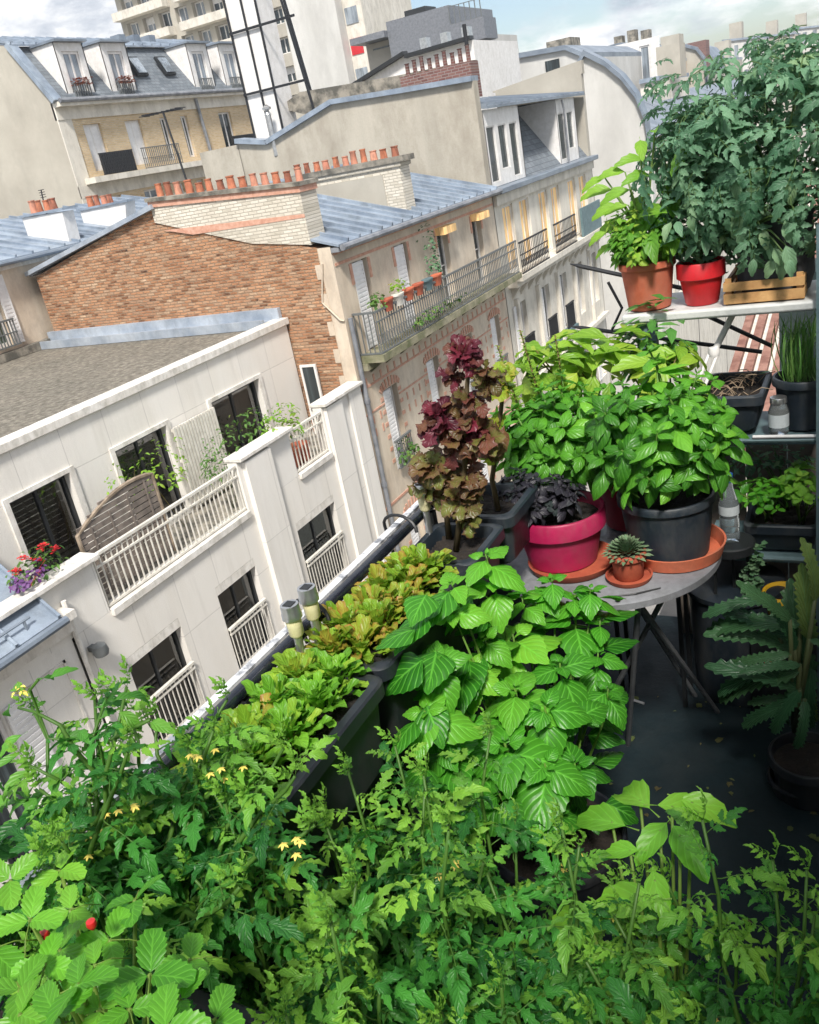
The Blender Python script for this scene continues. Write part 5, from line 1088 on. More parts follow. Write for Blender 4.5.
for x in (-.72, -.52):
    for y in (2.36, 2.46): M().box(x - .006, x + .006, y - .006, y + .006, FZ, -1.281).build('leg', MT['frame_dark'], t)
bush('chive_tuft', 'grey green feathery herb tuft right of the yellow green plant', 'herb', (-.52, 2.42, -.93), tuple(P('Y', 2.45, 655, 360)), (.09, .05, .09), 130, .06, L['grass'], BIT, 25, stems=5, tints=(0, .8))

# shelf rack
SY0, SY1 = 2.50, 2.76; k_ = SY0 / 2.35
zs = [P('Y', SY0, 720, 313)[2], P('Y', SY0, 720, 440)[2], P('Y', SY0, 740, 556)[2]]
XL, XR = P('Y', SY0, 622, 320)[0], P('Y', SY0, 812, 300)[0] + .02
t = thing('shelf_rack', 'grey green metal plant rack with three open shelves', 'shelf', ((XL + XR) / 2, SY0, FZ))
M().box(XL, XR - .0, SY0 - .01, SY1, zs[0] - .012, zs[0] + .016).build('top_board', MT['shelf'], t, bevel=.008)
for z in zs[1:]:
    m = M(); m.box(XL + .19, XR + .0, SY0, SY1, z - .016, z - .004)
    m.tube([(XL + .19, SY0 - .004, z), (XR, SY0 - .004, z)], .008, 8)
    m.build('shelf_board', MT['teal'], t)
for x, y, zt_ in ((XR + .006, SY0 - .02, -.36), (XR + .006, SY1, -.36), (XL + .02, SY1, zs[0] - .013), (XL + .05, SY0 + .02, zs[0] - .013)):
    M().box(x - .014, x + .018, y - .012, y + .02, FZ if x > -.3 else zs[0] - .35, zt_).build('post', MT['teal'], t)
m = M(); m.tube([(XR - .002, SY0 - .01, zs[1] + .012), (-.31, SY0 - .01, zs[1] + .012)], .005, 8); m.build('shelf_lip', MT['white_wire'], t)
b = thing('privacy_panel', 'dim brown timber panel closing the balcony behind the rack', 'panel', (-.3, 2.8, FZ))
m = M()
for k in range(9): m.box(-.62 + k * .125, -.62 + k * .125 + .12, 2.79, 2.81, FZ, -1.0)
m.build('boards', MT['wood_grey'], b)
# drying rack poles beyond
t = thing('clothes_rack', 'black folding rack with pointed poles sticking out past the shelf', 'rack', (-.5, 2.9, -1.0))
def pole(a, c, Y, r, Y2=None, part='pole', mat='black_iron'):
    A, C = P('Y', Y, *a), P('Y', Y2 or Y, *c); M().tube([tuple(A), tuple(A + (C - A) * .08), tuple(C)], [r * .25, r, r], 8).build(part, MT[mat], t, smooth=True)
pole((570, 264), (700, 292), 2.86, .007); pole((568, 326), (762, 352), 2.88, .007); pole((686, 306), (772, 346), 2.9, .007)
M().tube([tuple(P('Y', 2.87, 608, 282)), tuple(P('Y', 2.87, 622, 308)), tuple(P('Y', 2.87, 612, 330))], .005, 6).build('brace', MT['black_iron'], t)
M().tube([tuple(P('Y', 2.87, 652, 300)), tuple(P('Y', 2.87, 649, 372))], .010, 6).build('upright', MT['teal'], t)
t = thing('white_tube_stand', 'white jointed tube leaning beside the rectangular black planter', 'stand', (-.3, 2.6, -.9))
A, B_, C_ = P('Y', 2.62, 733, 314), P('Y', 2.56, 714, 352), P('Y', 2.5, 696, 398)
M().tube([tuple(A), tuple(B_)], .009, 10).build('upper_tube', MT['white_paint'], t, smooth=True)
M().lathe(B_[0], B_[1], [(.014, B_[2] - .012), (.017, B_[2]), (.014, B_[2] + .014)], 12).build('joint', MT['white_paint'], t, smooth=True)
for d in (-.012, .012): M().tube([tuple(B_ + np.array([d, 0, 0])), tuple(C_ + np.array([d, 0, 0]))], .0045, 8).build('lower_rod', MT['white_paint'], t, smooth=True)

# top shelf
ztop = zs[0] + .017
def on_shelf(x, Y, z): return P('Y', Y, x, 300)[0]
c = P('Y', 2.56, 648, 290)[0]; pot('plant_pot', 'plain terracotta coloured pot at the left end of the top shelf', c, 2.57, ztop, .080, .060, .135, 'terracotta', .02, .003)
bush('parsley_plant', 'small leafed bright parsley in the terracotta pot', 'herb', (c, 2.57, ztop + .11), (c - .0, 2.55, ztop + .18), (.085, .06, .075), 110, .036, L['herb'], BAS[:3], 26, stems=6)
c_red = P('Y', 2.56, 701, 288)[0]; pot('plant_pot', 'bright red tapered pot between terracotta pot and crate', c_red, 2.57, ztop, .066, .045, .118, 'red', .045, .004)
bush('young_tomato_plant', 'bluish leafed bushy plant in the bright red pot', 'plant', (c_red, 2.57, ztop + .10), (c_red - .01, 2.57, ztop + .19), (.10, .08, .11), 260, .05, L['tomato_blue'], POINT, 27, stems=6)
# pepper plant with large lime leaves, left
t = thing('pepper_plant', 'lime green broad leafed pepper plant leaning out at the left of the top shelf', 'plant', (c - .02, 2.58, ztop + .11)); bf = Buf(); bs = BASE[t.name]; paths = []; r = random.Random(9)
for (x, y, sz, br) in ((605, 178, 36, 1), (618, 205, 40, .9), (630, 190, 44, .7), (640, 215, 46, .5), (606, 232, 30, 1), (632, 238, 36, .8), (650, 175, 44, .5), (645, 195, 50, .4), (612, 190, 46, 1), (622, 220, 44, 1), (612, 245, 30, .9), (625, 172, 40, .9), (644, 160, 44, .7), (660, 205, 60, .15), (650, 232, 50, .2), (628, 205, 34, 1), (672, 180, 55, .1), (640, 140, 34, .8), (655, 130, 28, .6), (636, 255, 30, .9), (665, 250, 40, .5), (690, 150, 40, .3), (675, 235, 30, .4)):
    p = P('Y', 2.5 + rv(0, .12, r), x, y) - bs; out = np.array([-.8 if x < 640 else rv(-.5, .5, r), -.4, rv(-.3, .2, r)])
    bf.put(POINT[r.randrange(4)], rotmat(out, (rv(-.2, .2, r), -.6, .8)), p, sz / 870 * 2.6 * .72, (br * .8, .35 * br)); paths.append([(0, 0, 0), tuple(p * .45 + np.array([.01, 0, .05])), tuple(p)])
stem_mesh(paths, [[.005, .004, .002]] * len(paths), 'stem', L['herb'], t); bf.build('foliage', L['herb'], t)
# crate with bag
x0, x1 = P('Y', 2.52, 724, 290)[0], P('Y', 2.52, 805, 270)[0]; t = thing('wooden_crate', 'thin orange brown wooden crate at the right of the top shelf', 'crate', ((x0 + x1) / 2, 2.62, ztop))
for z, h in ((ztop + .004, .026), (ztop + .038, .022)):
    m = M(); m.box(x0, x1, 2.505, 2.513, z, z + h); m.box(x0, x1, 2.73, 2.738, z, z + h); m.box(x0, x0 + .008, 2.513, 2.73, z, z + h); m.box(x1 - .008, x1, 2.513, 2.73, z, z + h); m.build('slat', MT['crate'], t)
m = M()
for x in (x0 + .012, x1 - .012):
    for y in (2.52, 2.722): m.box(x - .008, x + .008, y - .006, y + .006, ztop, ztop + .07)
m.box(x0 + .01, x1 - .01, 2.514, 2.73, ztop + .001, ztop + .006); m.build('corner_block', MT['crate'], t)
xm = (x0 + x1) / 2 + .02
t = thing('grow_bag', 'dark grey fabric grow bag standing in the wooden crate', 'bag', (xm, 2.62, ztop + .008)); M().lathe(xm, 2.62, [(.08, ztop + .008), (.092, ztop + .05), (.088, ztop + .2), (.095, ztop + .21), (.085, ztop + .2), (.07, ztop + .17)], 24, sx=1.08).build('bag_body', MT['fabric_grey'], t, smooth=True)
cc = P('Y', 2.6, 745, 160)
bush('tomato_plant', 'huge dark bluish tomato bush spilling from the bag on top shelf', 'tomato plant', (xm, 2.62, ztop + .19), tuple(P('Y', 2.6, 752, 168)), (.285, .2, .25), 480, .112, L['tomato_blue'], TOM, 28, stems=14, tints=(0, 1), alt=.12, updir=.35, hemi=-.8)
bush('tomato_plant', 'pale upper tomato shoots at the top right against the sky', 'tomato plant', (xm + .03, 2.68, ztop + .2), tuple(P('Y', 2.7, 800, 92)), (.2, .16, .14), 90, .095, L['tomato_blue'], TOM, 29, stems=8, tints=(.3, 1))
bush('tomato_plant', 'thin upright tomato shoot left of the big bush against the houses', 'tomato plant', (c_red, 2.6, ztop + .1), tuple(P('Y', 2.62, 668, 135)), (.06, .06, .12), 26, .07, L['tomato_blue'], TOM, 30, stems=4)
t = thing('sage_leaves', 'drooping pale green sage leaves hanging in front of the grow bag', 'herb', (xm - .05, 2.5, ztop + .17)); bf = Buf(); bs = BASE[t.name]; r = random.Random(4); paths = []
for k in range(26):
    p = P('Y', 2.46 + rv(-.02, .03, r), rv(732, 790, r), rv(165, 262, r)) - bs; bf.put(POINT[k % 4], rotmat((rv(-.5, .5, r), -.3, -1), (0, -1, .3)), p, rv(.05, .08, r), (rv(.5, 1, r), rv(0, .8, r))); paths.append([(0, .03, .03), tuple(p * .6 + np.array([0, .0, .03])), tuple(p)])
stem_mesh(paths, [[.003, .0025, .0015]] * len(paths), 'stem', L['tomato_blue'], t); bf.build('foliage', L['tomato_blue'], t)

# second shelf
z2 = zs[1] + .001
x0, x1 = P('Y', 2.54, 700, 430)[0] , P('Y', 2.54, 764, 430)[0]
trough('rectangular dark planter of dry bare soil on the second shelf', x0, x1, 2.51, 2.76, z2 + .125, .12, 'navy_plastic', rim=.01)
t = thing('dry_stalks', 'dead straw coloured stalks lying on the bare planter soil', 'dry plant', ((x0 + x1) / 2, 2.63, z2 + .1)); bf = Buf(); r = random.Random(2)
for k in range(46): p = np.array([rv(-.06, .06, r), rv(-.09, .09, r), rv(0, .03, r)]); d = sph(rv(0, 6.28, r), rv(0, .5, r)) * .06; bf.put(stalk([p, p + d * .5 + np.array([0, 0, .012]), p + d], .0014, 4), I3, (0, 0, 0))
bf.build('stalks', MT['straw'], t)
jx = P('Y', 2.49, 777, 410)[0]; t = thing('glass_jar', 'small lidded glass jar with paper label beside the dry planter', 'jar', (jx, 2.53, z2)); jr = .027
M().lathe(jx, 2.53, [(jr * .9, z2 + .008), (jr, z2 + .012), (jr, z2 + .075), (jr * .8, z2 + .09), (jr * .78, z2 + .1)], 24).build('glass_body', MT['jar_glass'], t, smooth=True)
M().lathe(jx, 2.53, [(jr * .84, z2 + .098), (jr * .84, z2 + .112), (jr * .8, z2 + .114), (.002, z2 + .114)], 24).build('lid', MT['steel'], t, smooth=True)
m = M(); m.lathe(jx, 2.53, [(jr + .0006, z2 + .03), (jr + .0006, z2 + .068)], 24, cap=False); m.build('paper_label', MT['label'], t, smooth=True)
rx = P('Y', 2.58, 803, 400)[0]; pot('plant_pot', 'round dark pot of chives at the right end of the second shelf', rx, 2.62, z2, .085, .065, .15, 'navy_plastic', .025, .005)
t = thing('chive_plant', 'arching grass like chives in the round dark shelf pot', 'herb', (rx, 2.62, z2 + .13)); bf = Buf(); r = random.Random(12)
for k in range(170): az = rv(0, 6.28, r); bf.put(GRASSB[k % 6], rotmat(sph(az, rv(.75, 1.45, r)), (math.cos(az), math.sin(az), 1)), (rv(-.045, .045, r), rv(-.045, .045, r), 0), rv(.1, .22, r), (rv(0, 1, r), rv(0, .5, r)))
bf.build('foliage', L['grass'], t)
# third shelf
z3 = zs[2] + .001; bxp = P('Y', 2.42, 729, 510)[0]
t = thing('water_bottle', 'clear plastic water bottle with blue cap between basil and shelf herbs', 'bottle', (bxp, 2.42, -1.19)); zb_ = P('Y', 2.42, 724, 540)[2]; t.location = (bxp, 2.42, zb_); BASE[t.name] = np.array([bxp, 2.42, zb_]); br = .028
M().lathe(bxp, 2.42, [(br * .8, zb_), (br, zb_ + .01), (br, zb_ + .03), (br * .93, zb_ + .035), (br, zb_ + .04), (br, zb_ + .075), (br * .93, zb_ + .08), (br, zb_ + .085), (br, zb_ + .12), (br * .6, zb_ + .16), (.012, zb_ + .185), (.012, zb_ + .2)], 24).build('bottle_body', MT['clear'], t, smooth=True)
M().lathe(bxp, 2.42, [(br + .0005, zb_ + .09), (br + .0005, zb_ + .118)], 24, cap=False).build('band', MT['label'], t, smooth=True)
M().lathe(bxp, 2.42, [(.0145, zb_ + .19), (.0145, zb_ + .212), (.012, zb_ + .214), (.002, zb_ + .214)], 16).build('cap', MT['blue_cap'], t, smooth=True)
t = thing('side_stool', 'dark low stool between the table and the rack', 'stool', (bxp, 2.42, FZ)); m = M(); m.lathe(bxp, 2.42, [(.065, zb_ - .03), (.07, zb_ - .028), (.07, zb_ - .004), (.065, zb_ - .001)], 24); m.build('seat', MT['frame_dark'], t)
for dx, dy in ((-.045, 0), (.045, 0), (0, .04)): M().bar((bxp + dx, 2.42 + dy, zb_ - .03), (bxp + dx * 1.3, 2.42 + dy * 1.3, FZ), .008).build('leg', MT['frame_dark'], t)
x0, x1 = P('Y', 2.54, 746, 540)[0], XR - .002
trough('rectangular dark planter of strawberries and herbs on the lowest shelf', x0, x1, 2.51, 2.74, z3 + .10, .1, 'navy_plastic', rim=.01)
bush('strawberry_plant', 'round leafed herb cluster at the left of the lowest shelf planter', 'herb', (x0 + .06, 2.6, z3 + .075), tuple(P('Y', 2.56, 765, 495)), (.07, .07, .05), 34, .033, L['strawberry'], TRI, 41, stems=5)
bush('strawberry_plant', 'taller bright leaves at the right of the lowest shelf planter', 'herb', (x1 - .05, 2.6, z3 + .075), tuple(P('Y', 2.56, 805, 488)), (.06, .07, .07), 44, .03, L['herb'], TRI, 42, stems=5)
bush('dark_herb', 'shaded feathery herb behind the strawberries against the panel', 'herb', (x1 - .1, 2.7, z3 + .075), tuple(P('Y', 2.72, 765, 465)), (.16, .03, .05), 160, .03, L['tomato_blue'], BIT, 43, stems=5)
# below the shelf
sx_, sy_ = P('Z', FZ + .35, 705, 585)[:2]
t = thing('black_basin', 'shallow black basin upside down beneath the rack', 'basin', (-.36, 2.55, FZ)); M().lathe(-.38, 2.52, [(.13, FZ), (.14, FZ + .36), (.15, FZ + .37), (.15, FZ + .385), (.13, FZ + .39), (.02, FZ + .395)], 32).build('shell', MT['navy_plastic'], t, smooth=True)
yq = P('Y', 2.42, 783, 605); yx, yz = yq[0], P('Y', 2.42, 783, 622)[2]
t = pot('plant_pot', 'mustard yellow pot under the rack beside the toothed leaves', yx, 2.45, yz - .02, .062, .042, .11, 'yellow', .02, .003)
t = thing('pot_block', 'dark box carrying the yellow pot under the rack', 'box', (yx, 2.46, FZ)); M().box(yx - .09, yx + .09, 2.38, 2.55, FZ, yz - .021).build('body', MT['frame_dark'], t, bevel=.004)
tq = P('Y', 2.40, 755, 575); t = thing('trailing_succulent', 'trailing string of small succulent leaves hanging beside the yellow pot', 'succulent', tuple(P('Y', 2.44, 758, 548))); bs = BASE[t.name]; bf = Buf(); r = random.Random(8)
for k in range(90): p = P('Y', 2.42 + rv(-.015, .015, r), 755 + rv(-7, 7, r) - (k / 90) * 5, 545 + k * .55) - bs; bf.put(SMALL[k % 4], rotmat(sph(rv(0, 6.28, r), rv(-.3, .6, r)), (0, -.5, 1)), p, .02, (rv(0, 1, r), rv(0, .4, r)))
bf.build('foliage', L['succ'], t)
# fishbone cactus with its pots
fp = (-.17, 2.02); t = pot('plant_pot', 'large black pot of the toothed leaf plant on the floor', fp[0] + .03, fp[1] + .03, FZ + .001, .10, .08, .13, 'black_plastic', .03)
t = pot('plant_pot', 'empty black round tray pot lying in front on the dark floor', P('Z', FZ, 800, 790)[0], P('Z', FZ, 800, 790)[1], FZ + .001, .085, .07, .05, 'black_plastic', .01, soil=False)
t = thing('fishbone_cactus', 'dark green plant with long flat toothed leaves sprawling over the floor', 'cactus', (fp[0], fp[1], FZ + .22)); bs = BASE[t.name]; bf = Buf(); r = random.Random(5); paths = []
for i, (x0_, y0_, x1_, y1_, br, w) in enumerate(((800, 625, 690, 625, .5, 1), (800, 650, 704, 640, .3, .9), (775, 600, 698, 598, .2, .8), (812, 640, 790, 580, .9, .8), (800, 645, 752, 618, .6, .8), (790, 665, 705, 690, .4, 1.1), (800, 670, 712, 712, .5, 1), (800, 680, 765, 725, .4, 1.3), (812, 690, 816, 730, 1, 1.4), (800, 665, 740, 670, .2, .9), (810, 640, 850, 660, .4, 1), (795, 650, 772, 612, .6, .8), (812, 665, 790, 742, .2, 1.2), (800, 640, 715, 612, .3, 1), (790, 655, 722, 665, .4, 1), (805, 700, 745, 700, .3, 1), (800, 690, 775, 745, .5, 1), (812, 670, 800, 600, .6, 1), (800, 700, 735, 735, .2, 1), (790, 620, 745, 585, .3, 1), (805, 700, 800, 760, .6, 1), (815, 600, 805, 545, .9, 1), (800, 690, 720, 645, .1, .8))):
    Y0_ = 1.98 + rv(-.06, .06, r); a = P('Y', Y0_, x0_, y0_) ; c = P('Y', Y0_ - .03 + rv(-.05, .03, r), x1_, y1_); d = c - a; ln = np.linalg.norm(d)
    bf.put(FISH[i % 5], rotmat(d + np.array([0, 0, ln * .12]), (rv(-.3, .3, r), -.55, .8)), a - bs, ln * 1.0, (rv(.1, .6, r) + .3 * (br > .7), .8 if br > .8 else rv(0, .15, r))); paths.append([(0, 0, 0), tuple((a - bs) * .6), tuple(a - bs)])
stem_mesh(paths, [[.006, .006, .005]] * len(paths), 'stem', L['cactus'], t); bf.build('foliage', L['cactus'], t)
t = thing('plant_tag', 'small pink and white plant tag lying on the dark floor', 'tag', tuple(P('Z', FZ, 768, 690))); q = P('Z', FZ + .3, 768, 668); M().box(q[0] - .012, q[0] + .012, q[1], q[1] + .03, q[2], q[2] + .002).build('card', MT['orange'], t)
# ------------------------------------------------------------------ big broad leafed plant in the middle
t = thing('hydrangea_plant', 'bushy bright green hydrangea with broad veined leaves in front of the table', 'plant', (-.66, 1.50, FZ + .22)); bs = BASE[t.name]; bf = Buf(); r = random.Random(77); paths = []
def rosette(seed):
    r = random.Random(seed); it = []
    for k, (z, sz, el) in enumerate(((-.34, 1.12, -.3), (-.1, .9, -.08), (.01, .45, .35), (.04, .2, .8))):
        a0 = k * pi / 2 + rv(-.25, .25, r)
        for sd in (0, pi):
            if k == 0 and r.random() < .15: continue
            f = sph(a0 + sd + rv(-.15, .15, r), el + rv(-.2, .2, r)); it.append((HEART[r.randrange(6)], rotmat(f, (rv(-.3, .3, r), rv(-.3, .3, r), 1)), f * np.array([1, 1, 0]) * .1 + np.array([0, 0, z]), sz * rv(.8, 1.1, r)))
    it.append((stalk([(0, 0, -1.2), (0, 0, -.5), (0, 0, .05)], .022), I3, (0, 0, 0), 1)); return combine(it)
ROS = [rosette(i) for i in range(9)]
def z_at(x, y): u = (x - 510) / 120; v = (y - 660) / 160; return -1.00 - .20 * (u * u + v * v)
def crown(x, y, dz=0):
    p = P('Z', z_at(x, y) + dz, x, y)
    if p[1] > 1.66: p = P('Y', 1.66, x, y)
    if p[0] < -.70: p = P('X', -.70, x, y)
    return p
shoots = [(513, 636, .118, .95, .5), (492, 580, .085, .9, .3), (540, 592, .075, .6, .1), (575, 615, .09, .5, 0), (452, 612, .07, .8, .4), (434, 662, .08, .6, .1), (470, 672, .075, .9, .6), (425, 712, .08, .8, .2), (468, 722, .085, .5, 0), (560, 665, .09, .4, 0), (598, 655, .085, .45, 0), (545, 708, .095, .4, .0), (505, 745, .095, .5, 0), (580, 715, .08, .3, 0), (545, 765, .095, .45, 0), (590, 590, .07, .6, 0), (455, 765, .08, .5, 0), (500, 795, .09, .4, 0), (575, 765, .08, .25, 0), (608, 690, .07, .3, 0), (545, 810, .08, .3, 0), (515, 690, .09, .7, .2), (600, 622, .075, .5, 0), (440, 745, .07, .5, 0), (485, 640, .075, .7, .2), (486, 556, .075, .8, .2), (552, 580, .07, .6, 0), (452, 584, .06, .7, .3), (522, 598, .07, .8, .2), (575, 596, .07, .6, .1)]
for i, (x, y, s_, br, hu) in enumerate(shoots):
    p = crown(x, y); out = nrm(p - np.array([-.66, 1.50, p[2] - .45])); up = nrm(out * .55 + np.array([0, -.12, .75])); az = rv(0, 6.28, r) if i else -2.1
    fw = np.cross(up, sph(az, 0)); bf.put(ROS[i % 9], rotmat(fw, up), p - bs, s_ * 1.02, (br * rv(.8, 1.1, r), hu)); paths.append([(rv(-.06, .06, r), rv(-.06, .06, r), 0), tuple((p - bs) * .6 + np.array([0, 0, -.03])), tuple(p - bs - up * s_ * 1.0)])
for i in range(95):   # inner leaves, shade put into their darker tint
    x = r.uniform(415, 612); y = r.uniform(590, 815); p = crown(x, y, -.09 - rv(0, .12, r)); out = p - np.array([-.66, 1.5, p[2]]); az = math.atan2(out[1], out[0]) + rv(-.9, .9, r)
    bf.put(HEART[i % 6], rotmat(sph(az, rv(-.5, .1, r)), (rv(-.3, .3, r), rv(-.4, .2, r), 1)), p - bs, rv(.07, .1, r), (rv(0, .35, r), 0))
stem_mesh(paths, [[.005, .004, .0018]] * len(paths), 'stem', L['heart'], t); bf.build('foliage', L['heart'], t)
pot('plant_pot', 'large dark tub of the hydrangea hidden under its leaves', -.66, 1.50, FZ + .001, .17, .13, .24, 'black_plastic', .03)

# ------------------------------------------------------------------ tomatoes and strawberries close to the camera
def tub(x, y, label): pot('plant_pot', label, x, y, FZ + .001, .13, .10, .28, 'black_plastic', .03)
tub(-.45, .74, 'black tub under the middle tomato plant'); tub(-.30, .50, 'black tub under the nearest tomato plant'); tub(-.03, .62, 'black tub under the tomato plant at the lower right'); tub(-.60, .42, 'black tub below the lower left tomato plant')
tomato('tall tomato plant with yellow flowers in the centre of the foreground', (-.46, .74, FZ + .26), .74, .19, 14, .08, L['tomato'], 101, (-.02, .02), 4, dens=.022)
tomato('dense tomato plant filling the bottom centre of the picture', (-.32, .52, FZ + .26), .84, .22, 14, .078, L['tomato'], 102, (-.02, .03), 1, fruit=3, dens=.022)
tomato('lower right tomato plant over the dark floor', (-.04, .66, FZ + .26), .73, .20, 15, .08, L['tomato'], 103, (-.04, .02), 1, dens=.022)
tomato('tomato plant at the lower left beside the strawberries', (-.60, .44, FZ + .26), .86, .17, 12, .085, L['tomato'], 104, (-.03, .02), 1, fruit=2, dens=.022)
tomato('railing tomato plant with long thin shoots reaching over the street', (-.84, .42, -.86), .36, .17, 11, .075, L['tomato'], 105, (-.06, .04), 2, dens=.022)
tomato('tomato plant spilling from the railing planter into the balcony', (-.79, .50, -.86), .24, .15, 12, .08, L['tomato'], 111, (.10, .03), 1, dens=.02)
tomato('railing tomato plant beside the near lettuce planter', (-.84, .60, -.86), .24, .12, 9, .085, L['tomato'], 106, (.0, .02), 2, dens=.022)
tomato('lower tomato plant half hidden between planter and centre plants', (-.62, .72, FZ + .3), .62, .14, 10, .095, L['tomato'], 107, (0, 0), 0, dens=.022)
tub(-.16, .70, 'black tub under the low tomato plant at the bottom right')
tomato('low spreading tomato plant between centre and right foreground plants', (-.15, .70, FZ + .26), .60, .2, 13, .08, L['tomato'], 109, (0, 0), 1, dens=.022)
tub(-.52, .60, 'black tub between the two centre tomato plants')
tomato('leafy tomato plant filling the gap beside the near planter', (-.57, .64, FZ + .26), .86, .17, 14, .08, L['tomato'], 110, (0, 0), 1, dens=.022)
tomato('bright tomato shoot rising at the right over the dark floor', (-.225, .84, FZ + .2), .66, .06, 3, .11, L['tomato'], 108, (.03, .0), 1, dens=.06)
tub(-.235, .84, 'slim black tub under the bright shoot')
t = thing('bean_plant', 'young bean plant with four broad pale leaves above the tomato foliage', 'plant', (-.235, .80, FZ + .3)); bs = BASE[t.name]; bf = Buf(); r = random.Random(31); paths = []
for x, y, s, az, g_ in ((640, 800, 60, 2.4, .6), (612, 822, 55, 2.9, .3), (672, 806, 50, .3, .7), (692, 802, 45, -.1, .8), (590, 925, 60, 3.0, .9), (640, 900, 55, 3.4, .6), (655, 880, 40, -1.2, .5), (680, 835, 46, -.9, .1), (630, 850, 30, 3.3, .4), (660, 830, 40, -2, .3)):
    p = P('Z', -.93, x, y); s2 = s / 870 * np.linalg.norm(p) * 1.25; f = sph(az, -.1); bf.put(POINT[r.randrange(4)], rotmat(f, (rv(-.2, .2, r), -.3, 1)), p - bs - f * s2 * .2, s2, (rv(.6, 1, r), g_)); paths.append([(0, 0, 0), tuple((p - bs) * .7), tuple(p - bs)])
stem_mesh(paths, [[.004, .003, .002]] * len(paths), 'stem', L['strawberry'], t); bf.build('foliage', L['strawberry'], t)
t = thing('strawberry_plant', 'strawberry plant with big toothed leaves at the bottom left corner', 'strawberry plant', (-.66, .33, -.86)); bs = BASE[t.name]; bf = Buf(); r = random.Random(32); paths = []
for x, y, s, g_, zz in ((78, 985, 60, .5, -.52), (30, 920, 52, .6, -.53), (55, 1015, 60, .4, -.53), (150, 975, 70, .2, -.55), (165, 1030, 70, .2, -.54), (20, 990, 50, .6, -.54), (215, 1020, 55, .5, -.56), (135, 900, 55, .1, -.6), (60, 870, 45, .8, -.62), (100, 1010, 50, .5, -.56), (-10, 950, 60, .7, -.54), (110, 940, 50, .1, -.6), (45, 965, 50, .3, -.55), (95, 965, 46, .4, -.57), (180, 1000, 50, .3, -.56), (130, 1010, 50, .3, -.55), (20, 1015, 50, .5, -.54), (70, 910, 40, .5, -.6), (10, 880, 46, .6, -.6), (60, 950, 50, .4, -.58), (190, 960, 50, .2, -.6)):
    p = P('Z', zz, x, y); s2 = s / 870 * np.linalg.norm(p) * .62; az = rv(0, 6.28, r); bf.put(TRI[r.randrange(4)], rotmat(sph(az, .1), (rv(-.3, .2, r), rv(-.4, .1, r), 1)), p - bs, s2, (rv(.1, .9, r), g_ * rv(.2, .9, r))); paths.append([(rv(-.03, .03, r), rv(-.03, .03, r), .03), tuple((p - bs) * .6), tuple(p - bs)])
stem_mesh(paths, [[.003, .0025, .002]] * len(paths), 'stem', L['strawberry'], t); bf.build('foliage', L['strawberry'], t)
for x, y in ((45, 936), (92, 925)):
    q = P('Z', -.56, x, y); m = M().lathe(0, 0, [(.0005, -.006), (.003, -.003), (.0048, .001), (.004, .0045), (.0005, .0055)], 12); m.v = [tuple(np.array(v_) + q - bs) for v_ in m.v]; m.build('fruit', L['fruit'], t, smooth=True, local=True)
trough('dark strawberry trough at the near left under the leaves', -.80, -.52, .2, .46, -.84, .17, 'black_plastic', None)
t = thing('trough_stand', 'plain dark stand under the strawberry trough', 'stand', (-.66, .33, FZ)); m = M()
for x in (-.77, -.55):
    for y in (.23, .43): m.box(x - .012, x + .012, y - .012, y + .012, FZ, -1.012)
m.build('frame', MT['frame_dark'], t)
# long flowering tomato shoot against the white wall
t = thing('tomato_shoot', 'long bare tomato shoot with few leaves and a yellow flower against the white wall', 'tomato plant', (-.86, .46, -.86)); bs = BASE[t.name]; bf = Buf(); r = random.Random(33)
def pp(x, y, Y=.56): return P('Y', Y, x, y) - bs
main = [np.zeros(3), pp(110, 790), pp(75, 750), pp(60, 725), pp(35, 712), pp(18, 708)]; br = [pp(62, 740), pp(48, 738), pp(30, 690), pp(38, 680)]
br2 = [pp(110, 790), pp(100, 745), pp(130, 730), pp(150, 720)]
stem_mesh([main, br, br2], [[.004, .0035, .003, .0025, .002, .0015], [.002] * 4, [.002] * 4], 'stem', L['tomato'], t)
for x, y, s, az in ((38, 682, .03, 2), (20, 690, .025, 3), (50, 678, .03, 1), (10, 708, .03, 3), (22, 735, .035, -2), (18, 755, .03, -2), (30, 770, .045, -1.8), (66, 738, .03, .5), (80, 730, .025, -.5), (115, 700, .03, 1.2), (102, 708, .03, 2.5), (120, 712, .03, 0), (128, 695, .03, 1), (108, 716, .025, 3), (150, 722, .03, 0), (62, 765, .04, -1.5), (45, 790, .045, -2), (10, 800, .05, -2.5), (25, 820, .05, -2)):
    p = pp(x, y); bf.put(POINT[r.randrange(4)], rotmat(sph(az, rv(-.6, .1, r)), (0, -.4, 1)), p, s * 1.15, (rv(.2, .9, r), rv(0, .5, r)))
bf.build('foliage', L['tomato'], t); fm = Buf()
for k in range(12): fm.put(BIT[k % 4], rotmat(sph(k * .9, rv(-.8, .3)), (0, 0, 1)), pp(18 + rv(-5, 5), 690 + rv(-4, 4)), .010, (.5, 0))
fm.build('flower', L['yellowflower'], t)

bf = Buf(); r = random.Random(55)
for k in range(90): bf.put((BIT + SMALL)[k % 8], rotmat(sph(rv(0, 6.28, r), rv(-.1, .1, r)), (rv(-.2, .2, r), rv(-.2, .2, r), 1)), (rv(-.75, .25, r), rv(1.15, 2.4, r), FZ + .004), rv(.008, .028, r), (rv(0, 1, r), rv(0, 1, r)))
tag(bf.build('fallen_leaf_litter', L['dry'], None), kind='stuff')
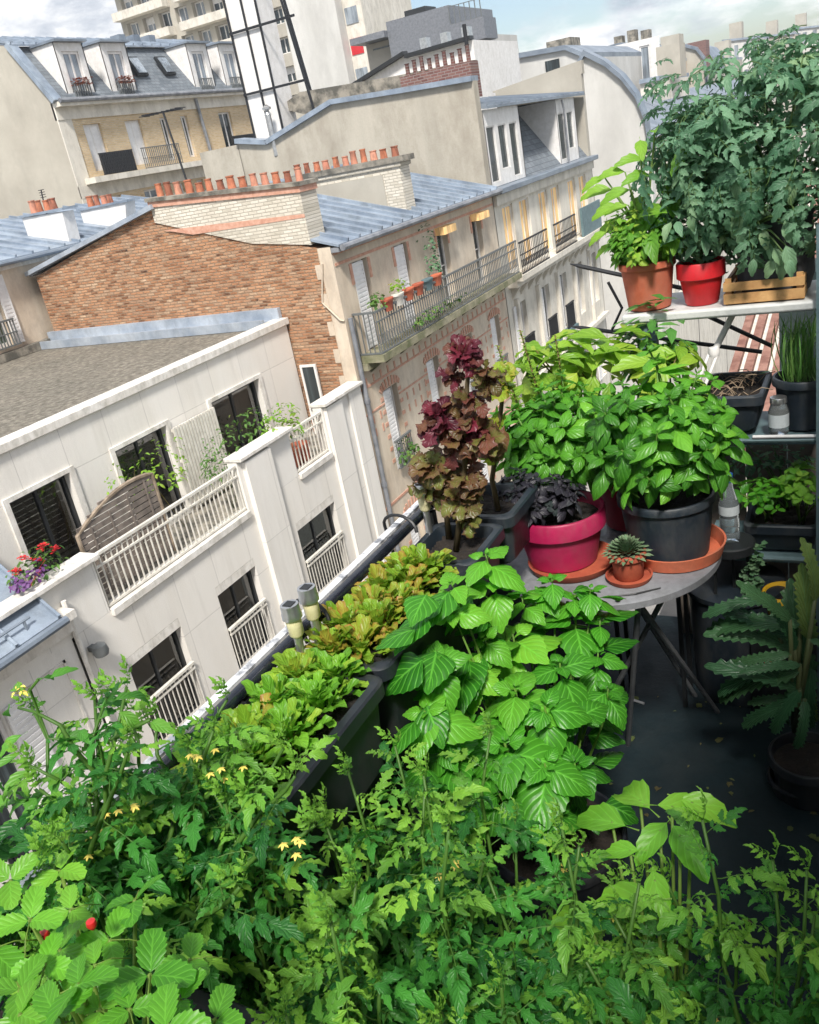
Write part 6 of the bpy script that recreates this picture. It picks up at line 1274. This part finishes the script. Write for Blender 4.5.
# ------------------------------------------------------------------ summer haze
hz = M().box(-130, 130, -30, 190, -22.6, 30).build('haze', MT['cream']); tag(hz, kind='stuff'); hz.display_type = 'WIRE'
hm = bpy.data.materials.new('haze_air'); hm.use_nodes = True; hn = hm.node_tree; hn.nodes.clear(); ho = hn.nodes.new('ShaderNodeOutputMaterial'); hv = hn.nodes.new('ShaderNodeVolumePrincipled')
hv.inputs['Color'].default_value = (.93, .96, 1, 1); hv.inputs['Density'].default_value = .0007; hv.inputs['Anisotropy'].default_value = .3; hn.links.new(hv.outputs[0], ho.inputs['Volume']); hz.data.materials[0] = hm
# ------------------------------------------------------------------ daylight
w = bpy.data.worlds.new('World'); S.world = w; w.use_nodes = True; nt = w.node_tree; N = nt.nodes; bg = N['Background']
sky = N.new('ShaderNodeTexSky'); sky.sky_type = 'NISHITA'; sky.sun_disc = False
el, az = math.radians(52), math.radians(155)          # az: direction the light comes from, measured clockwise from +Y
sky.sun_elevation = el; sky.sun_rotation = az; sky.air_density = 1.0; sky.dust_density = 1.5; sky.ozone_density = 1
tc = N.new('ShaderNodeTexCoord'); mp = N.new('ShaderNodeMapping'); mp.inputs['Scale'].default_value = (1, 1, 2.6); mp.inputs['Location'].default_value = (3.1, .4, .55)
nt.links.new(tc.outputs['Generated'], mp.inputs[0])
def wn(scale, detail, rough):
    x = N.new('ShaderNodeTexNoise'); x.inputs['Scale'].default_value = scale; x.inputs['Detail'].default_value = detail; x.inputs['Roughness'].default_value = rough; nt.links.new(mp.outputs[0], x.inputs['Vector']); return x.outputs['Fac']
def wr(fac, stops):
    x = N.new('ShaderNodeValToRGB'); e = x.color_ramp.elements
    while len(e) < len(stops): e.new(.5)
    for el_, (p, c) in zip(e, stops): el_.position = p; el_.color = (*c, 1)
    nt.links.new(fac, x.inputs[0]); return x.outputs[0]
cover = wr(wn(3.2, 9, .6), [(.43, g(0)), (.52, g(1))]); body = wr(wn(6.5, 9, .62), [(.36, (2.9, 3.3, 4.0)), (.46, (4.8, 5.1, 5.6)), (.56, (7.6, 7.6, 7.6))])
mx = N.new('ShaderNodeMix'); mx.data_type = 'RGBA'; nt.links.new(cover, mx.inputs['Factor']); nt.links.new(sky.outputs[0], mx.inputs['A']); nt.links.new(body, mx.inputs['B'])
nt.links.new(mx.outputs['Result'], bg.inputs[0]); bg.inputs[1].default_value = .09
sd = bpy.data.lights.new('sun', 'SUN'); sd.energy = 3.2; sd.angle = math.radians(9); sd.color = (1, .955, .89)
so = bpy.data.objects.new('sun', sd); COL.objects.link(so)
dirv = Vector((math.sin(az) * math.cos(el), math.cos(az) * math.cos(el), math.sin(el))); so.rotation_euler = dirv.to_track_quat('Z', 'Y').to_euler()
S.view_settings.view_transform = 'Standard'; S.view_settings.look = 'None'; S.view_settings.exposure = .84; S.view_settings.gamma = 1
S.render.engine = 'CYCLES'; S.cycles.use_denoising = True; S.cycles.max_bounces = 6; S.cycles.diffuse_bounces = 3; S.cycles.glossy_bounces = 2; S.cycles.transmission_bounces = 4; S.cycles.transparent_max_bounces = 4
S.cycles.caustics_reflective = False; S.cycles.caustics_refractive = False; S.cycles.use_adaptive_sampling = True; S.cycles.adaptive_threshold = .02
